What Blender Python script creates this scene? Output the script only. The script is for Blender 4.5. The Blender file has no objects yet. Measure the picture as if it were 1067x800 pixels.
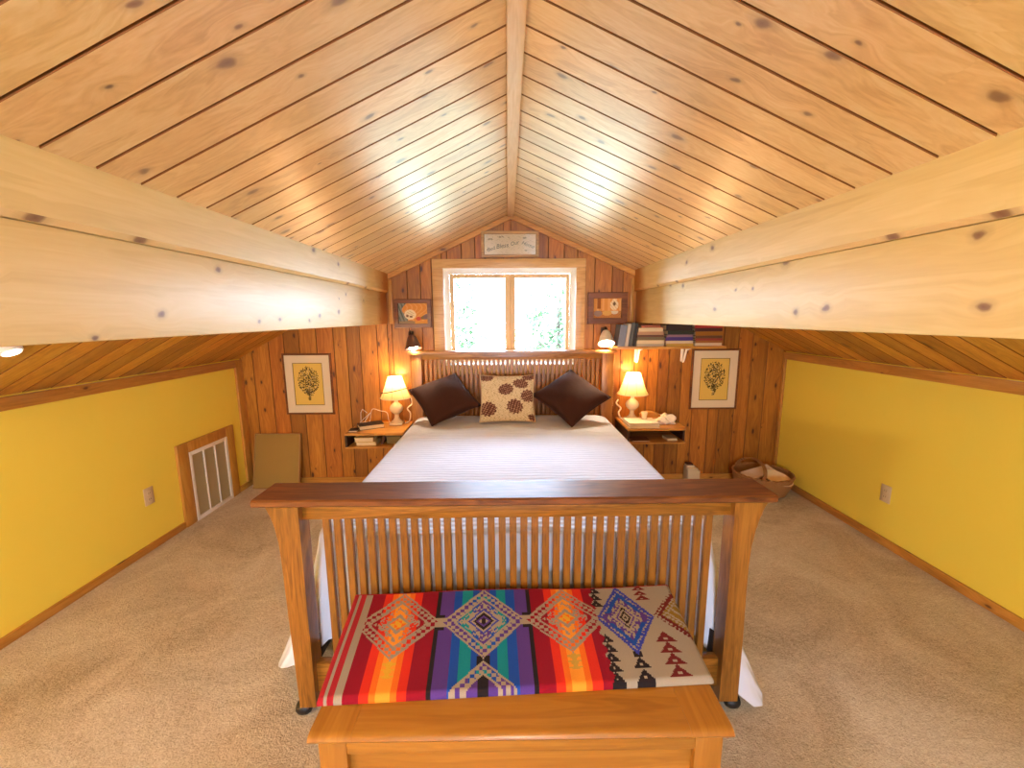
import bpy, bmesh, math, random
from mathutils import Vector, Matrix
C = bpy.context.scene.collection
PI = math.pi
R = math.radians

# ------------------------------------------------------------------ helpers
def lin(c):
    return c / 12.92 if c <= 0.04045 else ((c + 0.055) / 1.055) ** 2.4
def rgb(r, g, b):
    return (lin(r / 255), lin(g / 255), lin(b / 255), 1.0)

def link(name, bm, mat, parent=None, smooth=True, ang=35):
    bmesh.ops.recalc_face_normals(bm, faces=bm.faces[:])
    me = bpy.data.meshes.new(name)
    bm.to_mesh(me)
    bm.free()
    if smooth:
        for p in me.polygons:
            p.use_smooth = True
        me.set_sharp_from_angle(angle=R(ang))
    o = bpy.data.objects.new(name, me)
    if mat:
        me.materials.append(mat)
    C.objects.link(o)
    if parent:
        o.parent = parent
    return o

def tag(o, label, cat, group=None):
    o['label'] = label
    o['category'] = cat
    if group:
        o['group'] = group
    return o

def thing(name, label, cat, loc=(0, 0, 0), rot=(0, 0, 0), group=None):
    o = bpy.data.objects.new(name, None)
    o.empty_display_size = 0.05
    C.objects.link(o)
    o.location = loc
    o.rotation_euler = rot
    return tag(o, label, cat, group)

def struct(name, bm, mat, parent=None, smooth=True, ang=35):
    o = link(name, bm, mat, parent, smooth, ang)
    if parent is None:
        o['kind'] = 'structure'
    return o

def NB():
    return bmesh.new()

def bx(bm, x0, x1, y0, y1, z0, z1, bev=0.0, seg=2, M=None):
    m = Matrix.Translation(((x0 + x1) / 2, (y0 + y1) / 2, (z0 + z1) / 2)) @ Matrix.Diagonal((x1 - x0, y1 - y0, z1 - z0, 1))
    if M is not None:
        m = M @ m
    r = bmesh.ops.create_cube(bm, size=1, matrix=m)
    if bev > 0:
        es = list({e for v in r['verts'] for e in v.link_edges})
        bmesh.ops.bevel(bm, geom=es, offset=bev, segments=seg, affect='EDGES', clamp_overlap=True, profile=0.5)
    return bm

def box(name, d, mat, parent=None, bev=0.0, seg=2, M=None):
    return link(name, bx(NB(), *d, bev=bev, seg=seg, M=M), mat, parent)

def prism(bm, a, b):
    va = [bm.verts.new(p) for p in a]
    vb = [bm.verts.new(p) for p in b]
    n = len(a)
    bm.faces.new(va[::-1])
    bm.faces.new(vb)
    for i in range(n):
        j = (i + 1) % n
        bm.faces.new((va[i], va[j], vb[j], vb[i]))

def tube(bm, pts, r, n=8, caps=True, r2=None):
    pts = [Vector(p) for p in pts]
    rings = []
    up = None
    for i, p in enumerate(pts):
        t = (pts[min(i + 1, len(pts) - 1)] - pts[max(i - 1, 0)]).normalized()
        if up is None:
            up = t.orthogonal().normalized()
        up = (up - t * up.dot(t))
        if up.length < 1e-5:
            up = t.orthogonal()
        up.normalize()
        s = t.cross(up)
        rr = r if r2 is None else r + (r2 - r) * i / (len(pts) - 1)
        rings.append([bm.verts.new(p + (up * math.cos(2 * PI * k / n) + s * math.sin(2 * PI * k / n)) * rr) for k in range(n)])
    for a, b in zip(rings, rings[1:]):
        for k in range(n):
            bm.faces.new((a[k], a[(k + 1) % n], b[(k + 1) % n], b[k]))
    if caps:
        bm.faces.new(rings[0][::-1])
        bm.faces.new(rings[-1])
    return bm

def lathe(bm, prof, n=24, c=(0, 0, 0), M=None, cap0=True, cap1=True, sx=1, sy=1):
    M = M or Matrix.Identity(4)
    rings = []
    for r, z in prof:
        rings.append([bm.verts.new(M @ Vector((c[0] + sx * r * math.cos(2 * PI * k / n), c[1] + sy * r * math.sin(2 * PI * k / n), c[2] + z))) for k in range(n)])
    for a, b in zip(rings, rings[1:]):
        for k in range(n):
            bm.faces.new((a[k], a[(k + 1) % n], b[(k + 1) % n], b[k]))
    if cap0:
        bm.faces.new(rings[0][::-1])
    if cap1:
        bm.faces.new(rings[-1])
    return bm

# ------------------------------------------------------------------ materials
class MT:
    def __init__(s, name):
        s.m = bpy.data.materials.new(name)
        s.m.use_nodes = True
        s.nt = s.m.node_tree
        s.b = s.nt.nodes['Principled BSDF']
        s.out = s.nt.nodes['Material Output']
    def n(s, t, **kw):
        nd = s.nt.nodes.new(t)
        for k, v in kw.items():
            setattr(nd, k, v)
        return nd
    def l(s, a, b):
        s.nt.links.new(a, b)
    def set(s, **kw):
        for k, v in kw.items():
            s.b.inputs[k.replace('_', ' ')].default_value = v
    def math(s, op, a, b=None, c=None, clamp=False):
        nd = s.n('ShaderNodeMath', operation=op, use_clamp=clamp)
        for i, x in enumerate((a, b, c)):
            if x is None:
                continue
            if isinstance(x, (int, float)):
                nd.inputs[i].default_value = x
            else:
                s.l(x, nd.inputs[i])
        return nd.outputs[0]
    def ramp(s, fac, stops, interp='LINEAR'):
        nd = s.n('ShaderNodeValToRGB')
        cr = nd.color_ramp
        cr.interpolation = interp
        while len(cr.elements) > 1:
            cr.elements.remove(cr.elements[-1])
        for i, (p, c) in enumerate(stops):
            e = cr.elements[0] if i == 0 else cr.elements.new(p)
            e.position = p
            e.color = c if len(c) == 4 else (*c, 1)
        s.l(fac, nd.inputs[0])
        return nd.outputs[0]
    def mix(s, f, a, b, mode='MIX'):
        nd = s.n('ShaderNodeMix', data_type='RGBA', blend_type=mode)
        for k, x in ((0, f), (6, a), (7, b)):
            if isinstance(x, (int, float)):
                nd.inputs[k].default_value = x
            elif isinstance(x, tuple):
                nd.inputs[k].default_value = x
            else:
                s.l(x, nd.inputs[k])
        return nd.outputs[2]
    def noise(s, vec, scale, detail=3, rough=0.5, dist=0.0):
        nd = s.n('ShaderNodeTexNoise')
        nd.inputs['Scale'].default_value = scale
        nd.inputs['Detail'].default_value = detail
        nd.inputs['Roughness'].default_value = rough
        nd.inputs['Distortion'].default_value = dist
        s.l(vec, nd.inputs['Vector'])
        return nd.outputs['Fac']
    def obj(s):
        return s.n('ShaderNodeTexCoord').outputs['Object']
    def bump(s, h, strength, dist=0.01):
        nd = s.n('ShaderNodeBump')
        nd.inputs['Strength'].default_value = strength
        nd.inputs['Distance'].default_value = dist
        s.l(h, nd.inputs['Height'])
        s.l(nd.outputs[0], s.b.inputs['Normal'])

def plain(name, col, rough=0.6, **kw):
    t = MT(name)
    t.set(Base_Color=col, Roughness=rough)
    t.set(**kw)
    return t.m

def paint(name, col, rough=0.6, scale=200, b=0.15, var=0.06):
    t = MT(name)
    co = t.obj()
    nz = t.noise(co, scale, 3)
    big = t.noise(co, 3, 2)
    dark = tuple(x * (1 - var) for x in col[:3]) + (1,)
    t.l(t.mix(big, dark, col), t.b.inputs['Base Color'])
    t.set(Roughness=rough)
    t.bump(nz, b, 0.002)
    return t.m

def wood(name, along, across, dark, mid, light, knot=None, rough=0.35, grain=1.0, isl=True, ivar=0.25,
         knot_d=0.30, knot_across=7.0, knot_along=2.6, knot_size=0.16, coat=0.0, cathedral=0.5, spec=0.5, fine=0.35):
    t = MT(name)
    sep = t.n('ShaderNodeSeparateXYZ')
    t.l(t.obj(), sep.inputs[0])
    ax = {'X': sep.outputs[0], 'Y': sep.outputs[1], 'Z': sep.outputs[2]}
    third = [k for k in 'XYZ' if k not in (along, across)][0]
    u, v, w = ax[along], ax[across], ax[third]
    rnd = None
    if isl:
        rnd = t.n('ShaderNodeNewGeometry').outputs['Random Per Island']
        u = t.math('ADD', u, t.math('MULTIPLY', rnd, 37.0))
        v2 = t.math('ADD', v, t.math('MULTIPLY', rnd, 91.0))
    else:
        v2 = v
    # knots
    kmask = None
    if knot is not None:
        kv = t.n('ShaderNodeCombineXYZ')
        t.l(t.math('MULTIPLY', u, knot_along), kv.inputs[0])
        t.l(t.math('MULTIPLY', v2, knot_across), kv.inputs[1])
        wob = t.n('ShaderNodeTexNoise')
        wob.inputs['Scale'].default_value = 4.0
        t.l(kv.outputs[0], wob.inputs['Vector'])
        vm = t.n('ShaderNodeVectorMath', operation='MULTIPLY_ADD')
        t.l(wob.outputs['Color'], vm.inputs[0])
        vm.inputs[1].default_value = (0.12, 0.12, 0)
        t.l(kv.outputs[0], vm.inputs[2])
        vo = t.n('ShaderNodeTexVoronoi', voronoi_dimensions='2D')
        vo.inputs['Scale'].default_value = 1.0
        t.l(vm.outputs[0], vo.inputs['Vector'])
        sc = t.n('ShaderNodeSeparateColor')
        t.l(vo.outputs['Color'], sc.inputs[0])
        gate = t.math('LESS_THAN', sc.outputs[0], knot_d)
        size = t.math('MULTIPLY_ADD', sc.outputs[1], knot_size, knot_size * 0.35)
        d = t.math('DIVIDE', vo.outputs['Distance'], size)
        core = t.math('MULTIPLY', t.ramp(d, [(0.0, (1, 1, 1)), (0.30, (0.85, 0.85, 0.85)), (0.52, (0.25, .25, .25)), (1.0, (0, 0, 0))]), gate)
        swirl = t.math('MULTIPLY', t.math('SUBTRACT', 1.0, t.math('MULTIPLY', d, 0.33, clamp=True), clamp=True), gate)
        v2 = t.math('ADD', v2, t.math('MULTIPLY', swirl, 0.03))
        kmask = core
    gv = t.n('ShaderNodeCombineXYZ')
    t.l(t.math('MULTIPLY', u, 1.1 * grain), gv.inputs[0])
    t.l(t.math('MULTIPLY', v2, 14.0 * grain), gv.inputs[1])
    t.l(t.math('MULTIPLY', w, 6.0 * grain), gv.inputs[2])
    n1 = t.noise(gv.outputs[0], 1.3, 3, 0.55, cathedral)
    bands = t.math('FRACT', t.math('MULTIPLY', n1, 7.0))
    bands = t.math('ABSOLUTE', t.math('SUBTRACT', t.math('MULTIPLY', bands, 2.0), 1.0))
    n2 = t.noise(gv.outputs[0], 9.0, 4, 0.6)
    f = t.math('ADD', t.math('MULTIPLY', n1, 0.7), t.math('MULTIPLY', bands, fine * 0.5))
    f = t.math('ADD', f, t.math('MULTIPLY', n2, fine))
    f = t.math('SUBTRACT', f, fine * 0.7 - 0.15)
    col = t.ramp(f, [(0.25, dark), (0.52, mid), (0.8, light)])
    if isl and ivar > 0:
        hs = t.n('ShaderNodeHueSaturation')
        t.l(col, hs.inputs['Color'])
        t.l(t.math('MULTIPLY_ADD', rnd, ivar, 1 - ivar / 2), hs.inputs['Value'])
        r2 = t.math('FRACT', t.math('MULTIPLY', rnd, 17.3))
        t.l(t.math('MULTIPLY_ADD', r2, 0.012, 0.494), hs.inputs['Hue'])
        col = hs.outputs[0]
    if kmask is not None:
        col = t.mix(kmask, col, knot)
    t.l(col, t.b.inputs['Base Color'])
    t.set(Roughness=rough, Specular_IOR_Level=spec)
    if coat:
        t.set(Coat_Weight=coat, Coat_Roughness=0.30 if name == 'ceiling_pine' else 0.18)
    t.bump(n2, 0.12, 0.003)
    return t.m

CEIL = dict(dark=rgb(198, 152, 92), mid=rgb(222, 182, 118), light=rgb(234, 202, 146), knot=rgb(120, 82, 50))
WALL = dict(dark=rgb(132, 74, 16), mid=rgb(170, 104, 28), light=rgb(196, 128, 44), knot=rgb(66, 26, 8))
BEAM = dict(dark=rgb(196, 160, 98), mid=rgb(212, 180, 116), light=rgb(224, 196, 136), knot=rgb(120, 82, 52))
TRIM = dict(dark=rgb(164, 110, 36), mid=rgb(196, 140, 56), light=rgb(216, 164, 78), knot=rgb(92, 44, 14))
OAK = dict(dark=rgb(92, 54, 12), mid=rgb(132, 84, 24), light=rgb(160, 106, 38))
CHEST = dict(dark=rgb(128, 78, 18), mid=rgb(154, 100, 30), light=rgb(174, 120, 44), knot=rgb(96, 46, 14))

M_ceil = wood('ceiling_pine', 'X', 'Y', **CEIL, rough=0.40, coat=1.0, ivar=0.2, knot_d=0.5, knot_size=0.17, knot_along=4.6, knot_across=7.0, spec=0.5)
M_slope = wood('eave_pine', 'X', 'Y', dark=rgb(160, 106, 30), mid=rgb(194, 136, 48), light=rgb(212, 160, 72), knot=rgb(90, 44, 14), rough=0.45, ivar=0.5)
M_wall = wood('knotty_wall_pine', 'Z', 'X', **WALL, rough=0.42, ivar=0.42, knot_d=0.85, knot_along=3.2, knot_across=7.5, knot_size=0.15)
M_beam = wood('pale_beam_pine', 'Y', 'Z', **BEAM, rough=0.5, isl=True, ivar=0.04, knot_d=0.6, knot_along=4.6, knot_across=6.0, knot_size=0.15, fine=0.22, grain=0.8)
_nt = M_beam.node_tree
_b = _nt.nodes['Principled BSDF']
_src = _b.inputs['Base Color'].links[0].from_socket
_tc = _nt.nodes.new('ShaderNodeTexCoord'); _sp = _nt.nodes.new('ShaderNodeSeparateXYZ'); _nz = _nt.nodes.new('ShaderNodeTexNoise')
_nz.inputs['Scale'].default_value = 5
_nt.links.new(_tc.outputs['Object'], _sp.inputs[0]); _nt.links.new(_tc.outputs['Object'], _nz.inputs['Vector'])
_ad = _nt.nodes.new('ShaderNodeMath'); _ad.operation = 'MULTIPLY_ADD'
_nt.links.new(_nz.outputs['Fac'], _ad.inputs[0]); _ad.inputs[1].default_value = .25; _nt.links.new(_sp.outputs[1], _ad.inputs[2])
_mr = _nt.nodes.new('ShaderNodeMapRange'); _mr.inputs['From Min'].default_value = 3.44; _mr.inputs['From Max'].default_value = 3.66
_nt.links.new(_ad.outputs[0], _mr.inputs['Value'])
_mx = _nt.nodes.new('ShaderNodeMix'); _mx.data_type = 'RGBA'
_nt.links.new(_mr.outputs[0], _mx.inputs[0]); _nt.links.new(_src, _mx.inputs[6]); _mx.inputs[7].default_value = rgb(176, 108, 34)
_nt.links.new(_mx.outputs[2], _b.inputs['Base Color'])     # blends to amber towards the gable end of the beam
M_trimY = wood('trim_pine_long', 'Y', 'Z', **TRIM, rough=0.4, ivar=0.1, knot_d=0.3)
M_trimX = wood('trim_pine_cross', 'X', 'Z', **TRIM, rough=0.4, ivar=0.1, knot_d=0.2)
M_trimZ = wood('trim_pine_upright', 'Z', 'X', **TRIM, rough=0.4, ivar=0.1, knot_d=0.2)
M_ridge = wood('ridge_pine', 'Y', 'X', dark=rgb(206, 160, 96), mid=rgb(224, 184, 122), light=rgb(234, 200, 144), rough=0.4, ivar=0.05)
M_oakX = wood('oak_long', 'X', 'Z', **OAK, rough=0.32, isl=False, coat=0.15, grain=1.3, fine=0.5, cathedral=1.0)
M_oakXY = wood('oak_cap', 'X', 'Y', dark=rgb(70, 36, 12), mid=rgb(104, 58, 20), light=rgb(128, 76, 30), rough=0.46, spec=0.35, isl=False, coat=0.0, grain=1.3, fine=0.5)
M_oakZ = wood('oak_upright', 'Z', 'X', **OAK, rough=0.3, isl=False, coat=0.2, grain=1.3, fine=0.5)
M_chX = wood('chest_pine', 'X', 'Y', **CHEST, rough=0.32, isl=False, coat=0.25, knot_d=0.0, fine=0.25)
M_chF = wood('chest_pine_front', 'X', 'Z', **CHEST, rough=0.35, isl=False, coat=0.2, knot_d=0.35, knot_along=3.3, fine=0.25)
M_chY = wood('chest_pine_end', 'Y', 'X', **CHEST, rough=0.35, isl=False, coat=0.2, fine=0.25)
M_standX = wood('nightstand_pine', 'X', 'Y', dark=rgb(176, 112, 40), mid=rgb(208, 146, 66), light=rgb(226, 170, 90), rough=0.35, isl=False)
M_standshade = wood('nightstand_slot_shade', 'Y', 'Z', dark=rgb(40, 20, 10), mid=rgb(58, 30, 14), light=rgb(72, 40, 20), rough=0.5, isl=False)  # shade of the open slot put into the wood colour
M_framedark = wood('dark_frame_wood', 'X', 'Z', dark=rgb(92, 46, 16), mid=rgb(120, 66, 26), light=rgb(140, 82, 36), rough=0.35, isl=False)
M_gilt = wood('gilt_frame_wood', 'X', 'Z', dark=rgb(150, 104, 48), mid=rgb(180, 134, 70), light=rgb(200, 158, 92), rough=0.35, isl=False)
M_yellow = paint('yellow_wall_paint', rgb(248, 224, 84), 0.55, 160, 0.12, 0.03)
M_cream = plain('cream_paper', rgb(228, 206, 160), 0.7)
M_mat = plain('mat_board', rgb(226, 204, 164), 0.75)
M_white = plain('white_plastic', rgb(232, 226, 212), 0.4)
M_offwhite = plain('cream_plastic', rgb(214, 190, 148), 0.4)
M_black = plain('black_rubber', rgb(24, 20, 18), 0.5)
M_darkmetal = plain('bronze_metal', rgb(58, 42, 36), 0.35, Metallic=0.6)
M_chrome = plain('nickel_metal', rgb(190, 180, 165), 0.25, Metallic=1.0)
M_plasticslot = plain('dark_slot', rgb(60, 46, 36), 0.7)
M_groove = plain('groove_brown', rgb(132, 80, 32), 0.7)  # darker brown for the faces between boards
M_deck = plain('dark_roof_deck', rgb(84, 50, 22), 0.9)
M_back = plain('outer_shell', rgb(120, 80, 44), 0.8)

def glass(name):
    t = MT(name)
    tr = t.n('ShaderNodeBsdfTransparent')
    gl = t.n('ShaderNodeBsdfGlossy')
    gl.inputs['Roughness'].default_value = 0.02
    fr = t.n('ShaderNodeFresnel')
    fr.inputs['IOR'].default_value = 1.45
    mx = t.n('ShaderNodeMixShader')
    t.l(fr.outputs[0], mx.inputs[0])
    t.l(tr.outputs[0], mx.inputs[1])
    t.l(gl.outputs[0], mx.inputs[2])
    t.l(mx.outputs[0], t.out.inputs[0])
    return t.m
M_glass = glass('window_glass')
M_picglass = glass('picture_glass')

def painted_mat(name, rough=0.8, fuzz=0.0, b=0.0, scale=400):
    t = MT(name)
    at = t.n('ShaderNodeAttribute', attribute_name='Col')
    col = at.outputs['Color']
    if fuzz:
        nz = t.noise(t.obj(), scale, 3, 0.7)
        f = t.math('MULTIPLY_ADD', nz, fuzz * 2, 1 - fuzz)
        hs = t.n('ShaderNodeHueSaturation')
        t.l(col, hs.inputs['Color'])
        t.l(f, hs.inputs['Value'])
        col = hs.outputs[0]
        if b:
            t.bump(nz, b, 0.003)
    t.l(col, t.b.inputs['Base Color'])
    t.set(Roughness=rough, Specular_IOR_Level=0.25)
    return t.m
M_painted = painted_mat('printed_paper', 0.7)
M_woolen = painted_mat('woven_wool', 0.95, 0.22, 0.5, 500)
M_linenprint = painted_mat('printed_linen', 0.9, 0.14, 0.4, 350)

def color_faces(o, cols):
    me = o.data
    a = me.color_attributes.new('Col', 'FLOAT_COLOR', 'CORNER')
    buf = []
    for p in me.polygons:
        c = cols[p.index]
        for _ in range(p.loop_total):
            buf.extend(c)
    a.data.foreach_set('color', buf)

def painted_panel(name, w, h, nx, ny, fn, parent, loc, mat=None, depth=0.003):
    """flat panel in the XZ plane facing -Y, centred on its own origin"""
    bm = NB()
    vs = [[bm.verts.new(((i / nx - .5) * w, 0, (j / ny - .5) * h)) for i in range(nx + 1)] for j in range(ny + 1)]
    for j in range(ny):
        for i in range(nx):
            bm.faces.new((vs[j][i], vs[j][i + 1], vs[j + 1][i + 1], vs[j + 1][i]))
    me = bpy.data.meshes.new(name)
    bm.to_mesh(me)
    bm.free()
    o = bpy.data.objects.new(name, me)
    me.materials.append(mat or M_painted)
    C.objects.link(o)
    o.location = loc
    if parent:
        o.parent = parent
    cols = [fn((i + .5) / nx, (j + .5) / ny) for j in range(ny) for i in range(nx)]
    color_faces(o, cols)
    return o

# carpet
t = MT('beige_carpet')
co = t.obj()
n1 = t.noise(co, 140, 4, 0.7)
n2 = t.noise(co, 2.0, 4, 0.65, 0.9)
n3 = t.noise(co, 45, 3, 0.6)
f = t.math('ADD', t.math('MULTIPLY', n1, 0.5), t.math('ADD', t.math('MULTIPLY', n3, 0.22), t.math('MULTIPLY', n2, 0.44)))
t.l(t.ramp(f, [(0.40, rgb(156, 136, 108)), (0.56, rgb(210, 194, 166)), (0.72, rgb(238, 228, 206))]), t.b.inputs['Base Color'])
t.set(Roughness=0.95, Specular_IOR_Level=0.1)
t.bump(t.math('ADD', n1, t.math('MULTIPLY', n3, 0.8)), 0.9, 0.012)
M_carpet = t.m

# quilted bedspread
t = MT('white_bedspread')
co = t.obj()
sp = t.n('ShaderNodeSeparateXYZ')
t.l(co, sp.inputs[0])
wv = t.math('SINE', t.math('ADD', t.math('MULTIPLY', sp.outputs[1], 170.0), t.math('MULTIPLY', t.noise(co, 9, 2), 6.0)))
low = t.noise(co, 5, 3)
t.l(t.mix(low, rgb(206, 211, 226), rgb(222, 226, 238)), t.b.inputs['Base Color'])
t.set(Roughness=0.85, Specular_IOR_Level=0.2)
t.bump(t.math('ADD', t.math('MULTIPLY', wv, 0.45), t.math('MULTIPLY', low, 2.4)), 0.75, 0.006)
M_quilt = t.m

def velvet(name, col):
    t = MT(name)
    nz = t.noise(t.obj(), 7, 3, 0.5, 0.5)
    t.l(t.mix(nz, tuple(c * .6 for c in col[:3]) + (1,), col), t.b.inputs['Base Color'])
    t.set(Roughness=0.8, Sheen_Weight=0.08, Sheen_Roughness=0.4, Specular_IOR_Level=0.15)
    t.bump(t.noise(t.obj(), 14, 3), 0.3, 0.01)
    return t.m
M_velvet = velvet('brown_velvet', rgb(70, 38, 26))

def shade_mat():
    t = MT('lamp_shade_cloth')
    t.set(Base_Color=rgb(250, 226, 170), Roughness=0.8, Transmission_Weight=0.0)
    tl = t.n('ShaderNodeBsdfTranslucent')
    tl.inputs[0].default_value = rgb(255, 226, 160)
    mx = t.n('ShaderNodeMixShader')
    mx.inputs[0].default_value = 0.6
    t.l(t.b.outputs[0], mx.inputs[1])
    t.l(tl.outputs[0], mx.inputs[2])
    t.l(mx.outputs[0], t.out.inputs[0])
    return t.m
M_shade = shade_mat()
def emit(name, col, s):
    t = MT(name)
    t.set(Base_Color=col, Emission_Color=col, Emission_Strength=s)
    return t.m
M_bulb = emit('lit_bulb', rgb(255, 226, 176), 6)
M_ceramic = plain('cream_ceramic', rgb(238, 220, 186), 0.25, Coat_Weight=0.4)

# ------------------------------------------------------------------ room numbers
XL, XR, YB, YF = -2.36, 2.465, -2.6, 3.65
RX, RZ = 0.03, 2.355
BL, BR = -1.02, 1.09
SL, SRr = 0.463, 0.440
def roof(x):
    if x < BL - 0.03:
        t_ = (x - (BL - .03)) / (XL - (BL - .03))
        return 1.858 + (1.152 - 1.858) * t_
    if x > BR + 0.03:
        t_ = (x - (BR + .03)) / (XR - (BR + .03))
        return 1.876 + (1.183 - 1.876) * t_
    return RZ - (SL * (RX - x) if x < RX else SRr * (x - RX))

# floor
bm = NB()
bx(bm, XL - .1, XR + .1, YB - .1, YF + .1, -0.08, 0.0)
struct('floor', bm, M_carpet)

# knee walls
for nm, x0, x1, zt in (('wall_left', XL - 0.1, XL, 1.16), ('wall_right', XR, XR + 0.1, 1.19)):
    bm = NB()
    bx(bm, x0, x1, YB, YF + .06, -0.02, zt)
    struct(nm, bm, M_yellow, smooth=False)

# ceiling boards
PITCH, GR, TH = 0.127, 0.0048, 0.02
random.seed(3)
def boards(p_hi, p_lo, n):
    """boards laid side by side along Y, each running from p_hi to p_lo (x,z); n = normal into the room"""
    bm = NB()
    y = YB
    nx, nz = n
    k = 0
    y = YF - math.ceil((YF - YB) / PITCH) * PITCH
    while y < YF - 1e-4:
        y0, y1 = y, y + PITCH
        prof = [(y0 + .003, -TH), (y1 - .003, -TH), (y1 - .003, -.0015), (y1 - GR, 0), (y0 + GR, 0), (y0 + .003, -.0015)]
        prism(bm, [(p_hi[0] + nx * d, yy, p_hi[1] + nz * d) for yy, d in prof],
                  [(p_lo[0] + nx * d, yy, p_lo[1] + nz * d) for yy, d in prof])
        y = y1
    return bm
def deck(p_hi, p_lo, n):
    bm = NB()
    nx, nz = n
    # roof deck seen only through the gaps between the boards
    d0, d1 = -TH, -TH - .06
    prism(bm, [(p_hi[0] + nx * d, yy, p_hi[1] + nz * d) for yy, d in ((YB - .1, d0), (YF + .1, d0), (YF + .1, d1), (YB - .1, d1))],
              [(p_lo[0] + nx * d, yy, p_lo[1] + nz * d) for yy, d in ((YB - .1, d0), (YF + .1, d0), (YF + .1, d1), (YB - .1, d1))])
    return bm
def darken_grooves(o, axis, mat):  # side and chamfer faces take the second, darker material
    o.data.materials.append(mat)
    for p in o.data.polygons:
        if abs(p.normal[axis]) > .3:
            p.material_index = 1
def nrm(a, b):
    dx, dz = b[0] - a[0], b[1] - a[1]
    L = math.hypot(dx, dz)
    n = (dz / L, -dx / L)
    return n if n[1] < 0 else (-n[0], -n[1])
for nm, a, b, m in (('ceiling', (RX, RZ), (BL - .03, roof(BL - .03 + 1e-6)), M_ceil),
                    ('ceiling.001', (RX, RZ), (BR + .03, roof(BR + .03 - 1e-6)), M_ceil),
                    ('ceiling.002', (BL - .03, 1.858), (XL - .06, 1.152 - .032), M_slope),
                    ('ceiling.003', (BR + .03, 1.876), (XR + .06, 1.183 - .031), M_slope)):
    o = struct(nm, boards(a, b, nrm(a, b)), m, ang=20)
    darken_grooves(o, 1, M_groove)
    struct('ceiling_deck', deck(a, b, nrm(a, b)), M_deck, smooth=False)

# ridge batten
bm = NB()
bx(bm, RX - .028, RX + .028, YB, YF - .02, RZ - .036, RZ - .012, 0.004)
struct('trim_1', bm, M_ridge)

# beams: tall lower board with a slightly proud upper board
for nm, xf, s, zt in (('beam_left', BL, -1, roof(BL)), ('beam_right', BR, 1, roof(BR))):
    bm = NB()
    a, b = sorted((xf + s * .022, xf + s * .14))
    bx(bm, a, b, YB, YF, 1.445, 1.71, 0.004)
    pr = [(xf, 1.725), (xf, zt + .03), (xf + s * .14, zt + .05), (xf + s * .14, 1.711), (xf + s * .012, 1.711)]
    prism(bm, [(x, YB, z) for x, z in pr], [(x, YF, z) for x, z in pr])
    struct(nm, bm, M_beam, ang=25)

# far gable wall of upright boards with the window opening
WX0, WX1, WZ0, WZ1 = -0.56, 0.60, 1.09, 1.925
random.seed(11)
bm = NB()
edges = [XL - .02]
x = XL - .02
while x < XR + .02:
    x += random.choice((0.095, 0.115, 0.125, 0.135, 0.15))
    edges.append(min(x, XR + .02))
for e in (WX0, WX1, RX, BL - .03, BR + .03):
    edges = [q for q in edges if abs(q - e) > 0.035] + [e]
edges.sort()
def wallboard(x0, x1, z0, z1a, z1b):
    g, q = 0.004, .001
    prof = [(x0 + q, .02), (x1 - q, .02), (x1 - q, g), (x1 - g, 0), (x0 + g, 0), (x0 + q, g)]
    f = lambda xx: z1a + (z1b - z1a) * (xx - x0) / (x1 - x0)
    prism(bm, [(xx, YF + d, z0) for xx, d in prof], [(xx, YF + d, f(xx)) for xx, d in prof])
for a, b in zip(edges, edges[1:]):
    za, zb = roof(a + 1e-4) + .02, roof(b - 1e-4) + .02
    if a >= WX0 - 1e-4 and b <= WX1 + 1e-4:
        wallboard(a, b, 0, WZ0, WZ0)
        wallboard(a, b, WZ1, za, zb)
    else:
        wallboard(a, b, 0, za, zb)
darken_grooves(struct('wall_front', bm, M_wall, ang=20), 0, M_groove)
bm = NB()
bx(bm, XL - .1, WX0, YF + .02, YF + .10, -.05, 2.5)
bx(bm, WX1, XR + .1, YF + .02, YF + .10, -.05, 2.5)
bx(bm, WX0, WX1, YF + .02, YF + .10, -.05, WZ0)
bx(bm, WX0, WX1, YF + .02, YF + .10, WZ1, 2.5)
struct('wall_front_outer', bm, M_back, smooth=False)

# rear gable wall (behind the photographer) with a window added for daylight fill
bm = NB()
VX0, VX1, VZ0, VZ1 = -.55, .65, 0.6, 1.4
bx(bm, XL - .1, VX0, YB - .1, YB, -.05, 2.5)
bx(bm, VX1, XR + .1, YB - .1, YB, -.05, 2.5)
bx(bm, VX0, VX1, YB - .1, YB, -.05, VZ0)
bx(bm, VX0, VX1, YB - .1, YB, VZ1, 2.5)
struct('wall_rear', bm, M_wall, smooth=False)
bm = NB()
for d in ((VX0, VX0 + .06, VZ0, VZ1), (VX1 - .06, VX1, VZ0, VZ1), (VX0 + .06, VX1 - .06, VZ0, VZ0 + .06), (VX0 + .06, VX1 - .06, VZ1 - .06, VZ1), (-.01, .05, VZ0 + .06, VZ1 - .06)):
    bx(bm, d[0], d[1], YB - .07, YB - .02, d[2], d[3])
w2 = struct('fill_window', bm, M_trimX)
box('window_pane', (VX0 + .06, VX1 - .06, YB - .055, YB - .050, VZ0 + .06, VZ1 - .06), M_glass, w2)

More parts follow.
